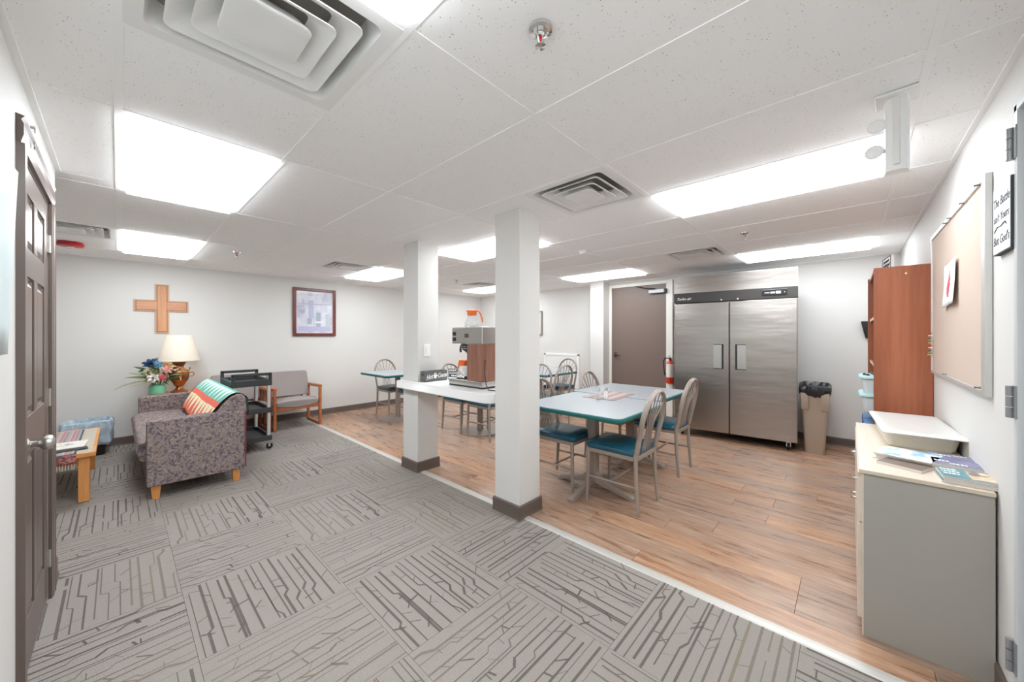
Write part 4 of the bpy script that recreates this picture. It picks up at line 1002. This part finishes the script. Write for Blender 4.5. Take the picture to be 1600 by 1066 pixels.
# ================================================================== LEFT SIDE: LOVESEAT AND ROUND ABOUT
t = thing('loveseat', 'mauve paisley upholstered loveseat with a throw over its back', 'loveseat', (.158, 4.20, 0))
LW, LD = 1.89, .655      # along y, along x
arm = lambda y0, y1: MB().prism([(0, .115), (LD, .105), (LD, .645), (LD - .03, .658), (.02, .652), (0, .632)], y0, y1, 0, lambda a, b, c_: (a, c_, b))
ob('arm', arm(0, .13), M_sofa, t, bevel=.012, seg=3); ob('arm', arm(LW - .13, LW), M_sofa, t, bevel=.012, seg=3)
ob('seat_base', MB().prism([(.045, .12), (LD - .02, .12), (LD - .02, .30), (-.02, .32)], .13, LW - .13, 0, lambda a, b, c_: (a, c_, b)), M_sofa, t, bevel=.01)
for k in range(2):
    y0 = .132 + k * (LW - .264) / 2; y1 = y0 + (LW - .264) / 2 - .004
    ob('seat_cushion', MB().prism([(-.03, .30), (-.055, .37), (-.06, .42), (-.04, .46), (.05, .482), (.25, .478), (.42, .465), (.44, .31)], y0, y1, 0, lambda a, b, c_: (a, c_, b)), M_sofa, t, bevel=.014, seg=3)
bprof = [(.365, .44), (.375, .50), (.41, .58), (.455, .66), (.505, .73), (.56, .785), (.61, .808), (.65, .80), (.672, .76), (.678, .66)]
bpoly = [(.62, .30), (.40, .30)] + bprof + [(.675, .30)]
bpoly = bpoly[::-1]
ob('back', MB().prism(bprof[::-1] + [(.40, .31), (.67, .31)], .03, LW - .03, 0, lambda a, b, c_: (a, c_, b)), M_sofa, t, bevel=.012, seg=3)
ob('back_panel', MB().box(.60, .02, .11, LD + .004, LW - .02, .66), M_sofa, t, bevel=.006)
ob('back_welt', MB().tube([(LD + .010, .012, .12), (LD + .010, .012, .64)], .005, 6), mat('crimson_welt', rgb(150, 44, 60), .8), t)
for x_, y_ in ((.055, .06), (LD - .06, .05), (.055, LW - .06), (LD - .06, LW - .05)):
    ob('leg', MB().hexa([(x_ - .022, y_ - .028, 0), (x_ + .022, y_ - .028, 0), (x_ + .022, y_ + .02, 0), (x_ - .022, y_ + .02, 0)], [(x_ - .032, y_ - .036, .12), (x_ + .032, y_ - .036, .12), (x_ + .032, y_ + .032, .12), (x_ - .032, y_ + .032, .12)]), M_oakz, t, bevel=.004)
# throw draped over the back
t = thing('throw', 'coral, cream and teal flame-patterned throw draped over the loveseat back', 'throw', (.158, 4.20, 0))
dp = [(.372 - .012, .50)] + [(a - .012 * (1 if i < 6 else 0), b + .012) for i, (a, b) in enumerate(bprof[2:8])] + [(.69, .765), (.694, .66), (.694, .60)]
cum = [0]
for a, b in zip(dp, dp[1:]): cum.append(cum[-1] + math.hypot(b[0] - a[0], b[1] - a[1]))
def along(v):
    s_ = v * cum[-1]
    for i in range(len(dp) - 1):
        if s_ <= cum[i + 1] or i == len(dp) - 2:
            q = (s_ - cum[i]) / (cum[i + 1] - cum[i]); return (dp[i][0] + (dp[i + 1][0] - dp[i][0]) * q, dp[i][1] + (dp[i + 1][1] - dp[i][1]) * q)
def thr(u, v):
    x_, z_ = along(v); wv = (1 - v) ** 2 * .018 * math.sin(u * 16)
    y_ = .05 + u * 1.62 + .03 * (1 - v) * (1 - u)
    lo = (1 - v) ** 4 * .03 * math.sin(u * 9 + 1)
    return (x_ - abs(wv) * .5, y_, z_ + lo)
ob('cloth', MB().grid(thr, 48, 34, uv=True), M_throw, t, smooth=70, solid=.006)
# end table with vase and lamp
t = thing('end_table', 'end table behind the loveseat arm, under the lamp and flowers', 'table', (.52, 6.40, 0))
ob('tabletop', MB().box(-.25, -.22, .60, .25, .22, .628), M_oakx, t, bevel=.005); ob('apron', MB().box(-.24, -.19, .53, .24, .19, .60), M_oakx, t)
for sx in (-1, 1):
    for sy in (-1, 1): ob('leg', MB().box(sx * .22 - .02, sy * .19 - .02, 0, sx * .22 + .02, sy * .19 + .02, .60), M_oakz, t, bevel=.004)
ETZ = .628
M_bronze = mat('aged_copper', rough=.34, metal=.85, fn=lambda t_: {'Base Color': t_.mix(t_.noise(t_.obj(), 20, 3), rgb(140, 92, 62), rgb(180, 122, 84))})
M_shade = mat('shade_cream', rgb(240, 236, 228), .8)
_nt = M_shade.node_tree; _tr = _nt.nodes.new('ShaderNodeBsdfTranslucent'); _tr.inputs[0].default_value = rgb(244, 238, 226); _mx = _nt.nodes.new('ShaderNodeMixShader'); _mx.inputs[0].default_value = .35
_nt.links.new(_nt.nodes['Principled BSDF'].outputs[0], _mx.inputs[1]); _nt.links.new(_tr.outputs[0], _mx.inputs[2]); _nt.links.new(_mx.outputs[0], _nt.nodes['Material Output'].inputs[0])
M_brass = mat('aged_brass', rgb(188, 152, 92), .32, .85)
t = thing('table_lamp', 'copper urn table lamp with wide cream shade by the wall', 'lamp', (.540, 6.40, ETZ))
ob('lamp_foot', MB().lathe([(0, 0), (.088, 0), (.086, .012), (.055, .03), (.036, .055), (.032, .07), (.05, .082)], n=28), M_bronze, t, smooth=40)
ob('urn', MB().lathe([(.045, .08), (.056, .10), (.066, .125), (.072, .13), (.092, .165), (.100, .20), (.101, .235), (.099, .25), (.104, .254), (.104, .262)], n=32), M_bronze, t, smooth=40)
ob('urn_shoulder', MB().lathe([(.104, .262), (.102, .268), (.085, .285), (.060, .30), (.046, .315), (.043, .33), (.05, .336)], n=32), M_brass, t, smooth=40)
ob('urn_neck', MB().lathe([(.045, .336), (.052, .35), (.066, .375), (.072, .392), (.066, .398), (.02, .40), (.012, .41), (.012, .46), (0, .46)], n=28), M_bronze, t, smooth=40)
for sx in (-1, 1): ob('urn_handle', MB().tube([(sx * .10, 0, .245), (sx * .135, 0, .25), (sx * .148, 0, .225), (sx * .135, 0, .20), (sx * .105, 0, .195)], .007, 8), M_brass, t, smooth=60)
ob('spout_knob', MB().tube([(.086, -.05, .275), (.10, -.06, .30), (.095, -.055, .315)], [.006, .008, .012], 8), M_brass, t, smooth=60)
ob('front_tap', MB().tube([(0, -.10, .19), (0, -.13, .185), (0, -.14, .16)], [.012, .010, .008], 8).box(-.012, -.135, .19, .012, -.12, .215), M_brass, t, bevel=.002)
ob('lamp_shade', MB().lathe([(.204, .405), (.206, .407), (.204, .415), (.198, .44), (.134, .735), (.130, .74), (.128, .738), (.195, .44), (.200, .41)], n=40, cap=False), M_shade, t, smooth=40)
ob('shade_trim', MB().lathe([(.2055, .400), (.2085, .404), (.207, .417), (.204, .420)], n=40, cap=False), mat('shade_trim', rgb(226, 218, 202), .8), t, smooth=60)
ob('bulb', MB().lathe([(0, .46), (.018, .47), (.035, .53), (.028, .57), (0, .585)], n=14), mat('lit_bulb', rgb(246, 244, 240), .3, emit=(rgb(255, 240, 220), 10.0)), t, smooth=60)
ob('harp', MB().tube([(-.012, 0, .45), (-.05, 0, .55), (-.04, 0, .68), (0, 0, .73), (.04, 0, .68), (.05, 0, .55), (.012, 0, .45)], .003, 6).tube([(-.130, 0, .735), (.130, 0, .735)], .0025, 6), M_brass, t, smooth=60)
VX, VY = .335, 6.38
t = thing('vase', 'translucent green glass vase holding flowers beside the lamp', 'vase', (VX, VY, ETZ))
ob('glass_body', MB().lathe([(0, 0), (.074, 0), (.080, .012), (.080, .09), (.070, .105), (.073, .118), (.070, .118), (.066, .104), (.075, .088), (.075, .014), (0, .01)], n=28), mat('green_glass', rgb(140, 224, 190), .1, trans=.25, ior=1.2), t, smooth=40)
ob('green_water', MB().lathe([(0, .014), (.072, .014), (.072, .06), (0, .06)], n=24), mat('green_water', rgb(120, 210, 172), .1), t)
# bouquet
t = thing('bouquet', 'mixed artificial bouquet of blue, peach, pink and white flowers in the vase', 'flowers', (VX, VY, ETZ + .05))
rf = random.Random(21)
M_leaf = [mat('leaf_' + n, c_, .6) for n, c_ in (('green', rgb(104, 132, 84)), ('pale', rgb(146, 160, 118)), ('dark', rgb(74, 92, 70)), ('straw', rgb(150, 148, 118)))]
def petals(mb, c, nrm, R, rings, mi=0):
    n = Vector(nrm).normalized(); a = n.orthogonal().normalized(); b = n.cross(a); c = Vector(c)
    for (r0, r1, h0, h1, k, wdt) in rings:
        off = rf.uniform(0, 6)
        for i in range(k):
            q = off + 2 * PI * i / k; d = a * math.cos(q) + b * math.sin(q); s_ = n.cross(d)
            p = lambda r, h, e: c + d * (r * R) + n * (h * R) + s_ * (e * R)
            mb.add([p(r0, h0, -wdt * .35), p(r0, h0, wdt * .35), p((r0 + r1) / 2, (h0 + h1) / 2 - .06, wdt * .75), p(r1, h1, wdt * .3), p(r1, h1, -wdt * .3), p((r0 + r1) / 2, (h0 + h1) / 2 - .06, -wdt * .75)], [(0, 1, 2, 5), (5, 2, 3, 4)], mi)
ROSE = [(.05, 1.0, -.1, .12, 7, .42), (.05, .78, .0, .32, 6, .40), (.05, .52, .1, .48, 5, .34), (.02, .28, .2, .52, 4, .22)]
ANEM = [(.08, 1.0, 0, .12, 6, .5), (.08, .85, .05, .25, 5, .42)]
def flower(nm, off, nrm, R, m, kind, centre=None):
    mb = MB(); petals(mb, off, nrm, R, kind)
    fo = ob(nm, mb, m, t, smooth=60, solid=.002)
    if centre:
        n = Vector(nrm).normalized(); q = n.to_track_quat('Z', 'Y')
        ob('flower_eye', MB().lathe([(0, .0), (R * .22, .0), (R * .2, R * .2), (0, R * .28)], n=10, T=lambda a, b, c_: tuple(Vector(off) + q @ Vector((a, b, c_)))), centre, fo, smooth=60)
    ob('stem', MB().tube([(off[0] * .12, off[1] * .12, -.02), (off[0] * .5, off[1] * .5, off[2] * .6), tuple(Vector(off) - Vector(nrm).normalized() * .01)], .004, 5), M_leaf[0], t)
fm = lambda n, a: mat('petal_' + n, a, .7)
V = lambda r, z, dx: None
# camera-facing direction is roughly (-.05,-1,.1); image right is roughly +x
flower('blue_flower', (-.055, -.02, .335), (-.2, -.6, .9), .088, fm('navy', rgb(40, 74, 106)), ROSE)
flower('blue_flower', (.005, -.05, .325), (.2, -.9, .5), .055, fm('sky', rgb(120, 170, 200)), ROSE)
flower('mauve_flower', (.02, .03, .375), (.1, -.3, 1), .055, fm('mauve', rgb(206, 140, 158)), ROSE)
flower('peach_flower', (.085, -.02, .31), (.3, -.8, .7), .062, fm('peach', rgb(240, 196, 140)), ROSE)
flower('pink_flower', (.085, -.08, .255), (.2, -1, .4), .060, fm('blush', rgb(236, 178, 166)), ROSE)
flower('pink_flower', (.205, -.03, .245), (.7, -.8, .4), .048, fm('pink', rgb(232, 150, 150)), ROSE)
flower('coral_flower', (.035, -.12, .165), (.05, -1, .2), .042, fm('coral', rgb(222, 96, 106)), ROSE)
flower('white_flower', (-.045, -.11, .16), (-.3, -1, .25), .060, fm('white', rgb(240, 234, 222)), ANEM, fm('eye', rgb(96, 76, 60)))
flower('cream_flower', (-.085, -.06, .235), (-.5, -.9, .4), .052, fm('cream', rgb(230, 218, 178)), ANEM, fm('eye', rgb(96, 76, 60)))
flower('cream_flower', (.15, -.06, .265), (.4, -.8, .6), .045, fm('cream', rgb(230, 218, 178)), ANEM, fm('eye2', rgb(196, 164, 90)))
def leafpts(mb, p0, d, L_, w_, droop):
    d = Vector(d).normalized(); p0 = Vector(p0); s_ = d.cross(Vector((0, 0, 1))).normalized(); pr = None
    up = s_.cross(d)
    v = []
    for i in range(5):
        q = i / 4; c_ = p0 + d * (L_ * q) - Vector((0, 0, 1)) * droop * q * q; ww = w_ * math.sin(PI * min(.98, q * .9 + .08))
        v += [c_ - (s_ * .5 + up * .8) * ww, c_ + (s_ * .5 + up * .8) * ww]
    mb.add(v, [(2 * i, 2 * i + 1, 2 * i + 3, 2 * i + 2) for i in range(4)])
for (p0, d, L_, w_, dr, mi) in ((( -.06, -.05, .13), (-1, -.2, .12), .32, .010, .12, 3), ((-.06, -.04, .15), (-1, -.1, .35), .24, .016, .05, 1), ((-.06, -.05, .17), (-1, -.2, .5), .22, .018, .03, 3), ((-.08, 0, .25), (-1, 0, .55), .15, .016, .02, 2), ((-.05, -.08, .12), (-.9, -.5, .0), .22, .008, .04, 3),
                                ((.08, -.05, .13), (1, -.3, .2), .16, .02, .03, 2), ((.05, -.08, .10), (.5, -1, .0), .10, .022, .03, 2), ((-.03, -.08, .10), (-.5, -.8, -.2), .11, .018, .03, 2), ((.10, -.06, .17), (1, -.3, .3), .14, .022, .03, 1), ((-.02, -.06, .20), (-.4, -.8, .6), .10, .022, .0, 0)):
    mb = MB(); leafpts(mb, p0, d, L_, w_, dr); ob('leaf', mb, M_leaf[mi], t, smooth=60, solid=.0015)
for k in range(80):
    a = rf.uniform(-PI, PI); r_ = rf.uniform(.02, .16); z_ = rf.uniform(.10, .30)
    mb = MB(); leafpts(mb, (r_ * math.cos(a) * .9 + .02, r_ * math.sin(a) * .6 - .01, z_), (math.cos(a), math.sin(a) - .4, rf.uniform(-.2, .8)), rf.uniform(.05, .09), rf.uniform(.012, .02), .01)
    ob('leaf', mb, M_leaf[rf.choice((0, 0, 1, 1, 2))], t, smooth=60, solid=.0015)
# --- cross and picture on the back wall
t = thing('wall_cross', 'wooden cross with pale routed border on the back wall above the lamp', 'cross', (.392, YC, 1.391))
def cross_poly(aw, hw, h0, h1, a0, a1): return [(-hw, h0), (hw, h0), (hw, a0), (aw, a0), (aw, a1), (hw, a1), (hw, h1), (-hw, h1), (-hw, a1), (-aw, a1), (-aw, a0), (-hw, a0)]
P2 = lambda a, b, c_: (a, -c_, b)
ob('border', MB().prism(cross_poly(.259, .068, 0, .642, .285, .432), 0, .016, 0, P2), M_crossr, t, bevel=.003)
ob('upright', MB().prism([(-.045, .022), (.045, .022), (.045, .62), (-.045, .62)], .012, .024, 0, P2), M_crossw, t, bevel=.003)
for sx in (-1, 1): ob('cross_arm', MB().prism([(.047 * sx, .306), (.238 * sx, .306), (.238 * sx, .411), (.047 * sx, .411)][::sx], .012, .023, 0, P2), M_crossl, t, bevel=.003)
ob('groove', MB().prism(cross_poly(.243, .051, .016, .626, .301, .416), .0155, .0165, 0, P2), mat('groove_brown', rgb(140, 92, 62), .6), t)
def f_print(t_):
    v = t_.obj(); s_ = t_.sep(v)
    n = t_.noise(v, 5, 3, .5); br = t_.n('ShaderNodeTexVoronoi', i_Vector=t_.obj((1, 1, .7)), i_Scale=9.0, distance='CHEBYCHEV')
    c = t_.ramp(n, [(.3, rgb(176, 184, 200)), (.5, rgb(206, 206, 220)), (.68, rgb(222, 224, 230))])
    c = t_.mix(.45, c, t_.ramp(t_.sep(br.outputs['Color'])[0], [(0, rgb(168, 172, 190)), (.4, rgb(214, 214, 226)), (1, rgb(232, 234, 238))]))
    return {'Base Color': c, 'Roughness': .08}
t = thing('framed_picture', 'mahogany framed pale lavender street scene picture on the back wall', 'picture', (2.263, YC, 1.352))
pw, ph = .337, .80
fr = MB(); fw = .048
for a, b, c_, d_ in ((-pw, -pw + fw, 0, ph), (pw - fw, pw, 0, ph), (-pw + fw, pw - fw, 0, fw), (-pw + fw, pw - fw, ph - fw, ph)): fr.box(a, -.03, c_, b, 0, d_)
ob('picture_frame', fr, M_mahog, t, bevel=.006)
ob('gilt_slip', MB().box(-pw + fw, -.018, fw, -pw + fw + .008, -.002, ph - fw).box(pw - fw - .008, -.018, fw, pw - fw, -.002, ph - fw).box(-pw + fw, -.018, fw, pw - fw, -.002, fw + .008).box(-pw + fw, -.018, ph - fw - .008, pw - fw, -.002, ph - fw), mat('slip_pale', rgb(206, 186, 176), .4), t)
pr = ob('picture_print', MB().box(-pw + fw, -.008, fw, pw - fw, -.002, ph - fw), mat('street_print', rough=.08, fn=f_print), t)
for k, (a, b, c_, d_, cc) in enumerate(((-.10, .30, -.02, .60, (186, 186, 206)), (.02, .14, .09, .40, (168, 178, 190)), (.17, .10, .24, .38, (190, 198, 202)), (-.26, .53, .26, .545, (180, 182, 202)), (-.24, .38, -.16, .44, (176, 172, 196)), (-.25, .08, .25, .16, (188, 186, 214)), (-.12, .20, -.05, .30, (170, 178, 190)), (.0, .22, .13, .25, (226, 228, 234)))):
    ob('painted_shape', MB().box(a, -.0086 - k * .0002, b, c_, -.008, d_), mat('paint_%d' % k, rgb(*cc), .1), pr)
# --- utility cart
M_cart = M_charcoal
t = thing('utility_cart', 'charcoal three-shelf plastic utility cart with aluminium posts', 'cart', (.865, 5.10, 0))
cwid, clen = .395, .665
def tray(nm, z0, z1):
    mb = MB().box(.012, .012, z0 + .01, cwid - .012, clen - .012, z0 + .022)
    mb.box(0, 0, z0, cwid, .024, z1).box(0, clen - .024, z0, cwid, clen, z1).box(0, .024, z0, .024, clen - .024, z1).box(cwid - .024, .024, z0, cwid, clen - .024, z1)
    return ob(nm, mb, M_cart, t, bevel=.005)
tray('bottom_shelf', .105, .165); tray('middle_shelf', .44, .50); tray('top_shelf', .765, .835)
for sx in (.03, cwid - .03):
    for sy in (.035, clen - .035):
        ob('post', MB().prism(rrect(sx - .018, sy - .018, sx + .018, sy + .018, .01, 3), .16, .44).prism(rrect(sx - .018, sy - .018, sx + .018, sy + .018, .01, 3), .50, .77), mat('light_aluminium', rgb(214, 214, 213), .35, .4), t, smooth=40)
        cs = ob('caster_wheel', MB().lathe([(0, -.012), (.032, -.012), (.034, 0), (.032, .012), (0, .012)], n=18, T=lambda a, b, c_, sx=sx, sy=sy: (sx + .01 + a, sy + c_, .034 + b)), M_rubber, t, smooth=40)
        ob('caster_fork', MB().box(sx - .006, sy - .02, .03, sx + .016, sy - .015, .085).box(sx - .006, sy + .015, .03, sx + .016, sy + .02, .085).box(sx - .02, sy - .02, .082, sx + .02, sy + .02, .106), M_chrome, cs)
for sy in (.0, clen - .03):
    ob('handle', MB().box(.0, sy, .83, .035, sy + .03, .915).box(cwid - .035, sy, .83, cwid, sy + .03, .915).box(0, sy, .885, cwid, sy + .03, .918), M_cart, t, bevel=.008)
# --- wooden armchairs
def armchair(label, x_, y_, rz):
    t = thing('armchair', label, 'armchair', (x_, y_, 0), rz, 'grey armchairs with oak sled frames')
    wd = .30
    for sx in (-1, 1):
        X0 = sx * wd
        loop = [(-.27, .0), (-.27, .585), (.25, .60), (.25, .0)]
        h = .019
        ob('front_leg', MB().box(X0 - h, -.29, .0, X0 + h, -.245, .60), M_chairoak, t, bevel=.008, seg=3); ob('rear_leg', MB().box(X0 - h, .215, .0, X0 + h, .26, .585), M_chairoak, t, bevel=.008, seg=3)
        ob('armrest', MB().hexa([(X0 - h - .004, -.292, .575), (X0 + h + .004, -.292, .575), (X0 + h + .004, .262, .560), (X0 - h - .004, .262, .560)], [(X0 - h - .004, -.292, .618), (X0 + h + .004, -.292, .618), (X0 + h + .004, .262, .600), (X0 - h - .004, .262, .600)]), M_chairoak, t, bevel=.010, seg=3)
        ob('sled_runner', MB().box(X0 - h, -.27, 0, X0 + h, .24, .042), M_chairoak, t, bevel=.008, seg=3)
    ob('front_rail', MB().box(-wd + .015, -.265, .28, wd - .015, -.235, .345), M_chairoak, t, bevel=.006); ob('rear_rail', MB().box(-wd + .015, .18, .27, wd - .015, .21, .33), M_chairoak, t, bevel=.006)
    def seatg(u, v):
        x__ = (u - .5) * 2 * (wd - .022); y__ = -.285 + v * .49
        return (x__, y__, .445 - .045 * v - .02 * (abs(u - .5) * 2) ** 3 - .03 * max(0, .12 - v) / .12 + .012 * math.sin(PI * v))
    b = MB(); nu, nv = 12, 10
    top = [[seatg(i / nu, j / nv) for j in range(nv + 1)] for i in range(nu + 1)]
    rings = []
    for i in range(nu + 1):
        r = [Vector(p) for p in top[i]]; q = abs(i / nu - .5) * 2; sag = .035 * (1 - q * q)
        low = [Vector((p.x, p.y * .97, .345 - .03 * (p.y + .285) / .49 - sag)) for p in reversed(r)]
        rings.append(r + low)
    ob('seat_cushion', b.loft(rings), M_greyfab, t, bevel=.012, smooth=50)
    def ring(z, y_, th_, hw, bow):
        n = 10; f_, k_ = [], []
        for i in range(n + 1):
            x__ = -hw + 2 * hw * i / n; bw = bow * (1 - (x__ / hw) ** 2)
            f_.append((x__, y_ + bw, z)); k_.append((x__, y_ + th_ + bw, z))
        return f_ + k_[::-1]
    ob('back_cushion', MB().loft([ring(.43, .14, .06, .262, .01), ring(.47, .145, .085, .275, .02), ring(.62, .185, .085, .28, .025), ring(.77, .225, .075, .275, .025), ring(.80, .235, .05, .262, .022)]), M_greyfab, t, smooth=50, bevel=.010)
    ob('back_post', MB().tube([(-.2, .20, .31), (-.2, .25, .5), (-.2, .295, .66)], .014, 6).tube([(.2, .20, .31), (.2, .25, .5), (.2, .295, .66)], .014, 6), M_chairoak, t)
    return t
a0 = armchair('grey upholstered armchair with oak sled frame right of the cart', 1.80, 6.22, 0)
dup(a0, (1.152, 6.27, 0), 0, 'grey upholstered oak armchair mostly hidden behind the cart')
# --- coffee table with runner at the left edge
t = thing('coffee_table', 'low honey oak coffee table with beige top beside the brown door', 'table', (-.125, 4.56, 0))
TW, TL, TH = .62, 1.18, .405       # extends to -x and +y
ob('tabletop', MB().box(-TW + .02, .02, TH - .03, -.02, TL - .02, TH), mat('beige_laminate', rgb(190, 180, 164), .4), t)
ob('top_edge', MB().box(-TW, 0, TH - .035, 0, .022, TH + .001).box(-TW, TL - .022, TH - .035, 0, TL, TH + .001).box(-TW, .022, TH - .035, -TW + .022, TL - .022, TH + .001).box(-.022, .022, TH - .035, 0, TL - .022, TH + .001), M_oakx, t, bevel=.004)
ob('apron', MB().box(-TW + .06, .05, TH - .10, -.06, .075, TH - .035).box(-TW + .06, TL - .075, TH - .10, -.06, TL - .05, TH - .035).box(-.085, .06, TH - .10, -.06, TL - .06, TH - .035).box(-TW + .06, .06, TH - .10, -TW + .085, TL - .06, TH - .035), M_oakx, t)
for x_ in (-.065, -TW + .065):
    for y_ in (.06, TL - .06): ob('leg', MB().box(x_ - .032, y_ - .032, 0, x_ + .032, y_ + .032, TH - .034), M_oakz, t, bevel=.006)
def f_runner(t_):
    s_ = t_.sep(t_.obj()); n = t_.noise(t_.obj((1, 14, 1)), 22, 2)
    st = t_.math('FRACT', t_.math('MULTIPLY', s_[0], 15.0))
    c = t_.ramp(st, [(.0, rgb(172, 160, 160)), (.3, rgb(188, 176, 172)), (.45, rgb(176, 136, 136)), (.7, rgb(190, 154, 150)), (.85, rgb(146, 136, 138))], 'CONSTANT')
    c = t_.mix(t_.math('MULTIPLY', n, .3), c, rgb(140, 130, 130))
    e = t_.math('LESS_THAN', t_.math('FRACT', t_.math('MULTIPLY', s_[2], 1.0)), -1.0)
    return {'Base Color': c}
M_runner = mat('striped_runner', rough=.95, spec=.05, fn=f_runner)
M_runend = mat('runner_red_end', rough=.95, spec=.05, fn=lambda t_: {'Base Color': t_.ramp(t_.noise(t_.obj((1, 1, 1.4)), 60, 2, .6), [(.36, rgb(100, 80, 84)), (.5, rgb(156, 92, 90)), (.62, rgb(190, 140, 130))])})
t = thing('table_runner', 'striped grey and rose woven runner lying over the coffee table end', 'table runner', (-.125, 4.56, 0))
ob('cloth', MB().box(-.50, -.004, TH + .0015, -.105, TL - .06, TH + .0045), M_runner, t)
ob('hanging_end', MB().grid(lambda u, v: (-.50 + .395 * u, -.006 - .004 * math.sin(u * 30) * v, TH + .003 - .075 * v), 24, 4), M_runend, t, solid=.003, smooth=60)
ob('border_stripe', MB().box(-.50, -.006, TH + .0045, -.105, .02, TH + .0055).box(-.118, -.004, TH + .0045, -.105, TL - .06, TH + .0055), mat('runner_border', rgb(84, 92, 100), .95), t)
fg = MB()
for k in range(26):
    x_ = -.50 + .395 * (k + .5) / 26; fg.tube([(x_, -.008, TH - .07), (x_ + random.uniform(-.004, .004), -.012, TH - .115)], .0022, 4)
fo = ob('fringe', fg, mat('fringe_cream', rgb(206, 196, 182), .95), t); fo['kind'] = 'stuff'
t = thing('magazine', 'white booklet with black drawing lying on the table runner', 'magazine', (-.31, 4.93, TH + .0046), math.radians(-4))
ob('pages', MB().box(-.20, -.14, 0, .12, .14, .010), mat('booklet_white', rgb(226, 222, 214), .6), t, bevel=.001)
bk = MB()
for k in range(9):
    a = k * .7; bk.prism([(-.04 + .055 * math.cos(a) * 1.3, .02 + .05 * math.sin(a)), (-.02 + .055 * math.cos(a + .4) * 1.3, .02 + .05 * math.sin(a + .5)), (-.03 + .03 * math.cos(a + .3), .01 + .03 * math.sin(a + .2))], .010, .0105)
ob('cover_drawing', bk, M_blackink, t)
t = thing('black_folder', 'thin black folder half under the booklet on the runner', 'folder', (-.30, 4.74, TH + .0046), math.radians(7))
ob('folder_cover', MB().box(-.20, -.045, 0, .125, .045, .006), M_black, t, bevel=.002)
# --- waste basket with blue liner
t = thing('waste_basket', 'black waste basket with pale blue bag liner beside the wall', 'waste basket', (-.235, 6.36, 0))
ob('basket_body', MB().loft([rr(.13, .10, 0), rr(.135, .105, .01), rr(.165, .135, .30)]), M_black, t, smooth=40)
M_bbag = mat('blue_bag', rough=.3, alpha=.86, fn=lambda t_: {'Base Color': t_.mix(t_.noise(t_.obj((1, 1, .3)), 26, 4), rgb(150, 182, 208), rgb(226, 236, 242)), 'Normal': t_.bump(t_.noise(t_.obj((1, 1, .35)), 22, 4), .9, .03)})
r5 = random.Random(8)
ob('blue_liner', MB().loft(liner(.165, .135, ((1.02, .12), (1.13, .15), (1.17, .20), (1.15, .25), (1.20, .30), (1.21, .345), (1.17, .385), (1.06, .398), (.96, .37), (.85, .2)), 56, r5, .06), cap0=False, cap1=True), M_bbag, t, smooth=28)
# --- pale poster board hanging on the door wall close to the camera
t = thing('poster_board', 'large blank pale blue board hanging on the wall beside the brown door', 'board', (XD, .85, 1.305))
M_post = mat('pale_blue_board', rgb(214, 228, 230), .5)
pc = lambda u, v: (.012 + .022 * u * u * (.3 + .7 * v), u * 1.02 - .03 * (1 - v) * u, v * .555)
ob('board_sheet', MB().grid(pc, 14, 6), M_post, t, smooth=80, solid=.006)
ob('hanging_strip', MB().box(0, .0, .535, .012, .98, .555), M_white, t)
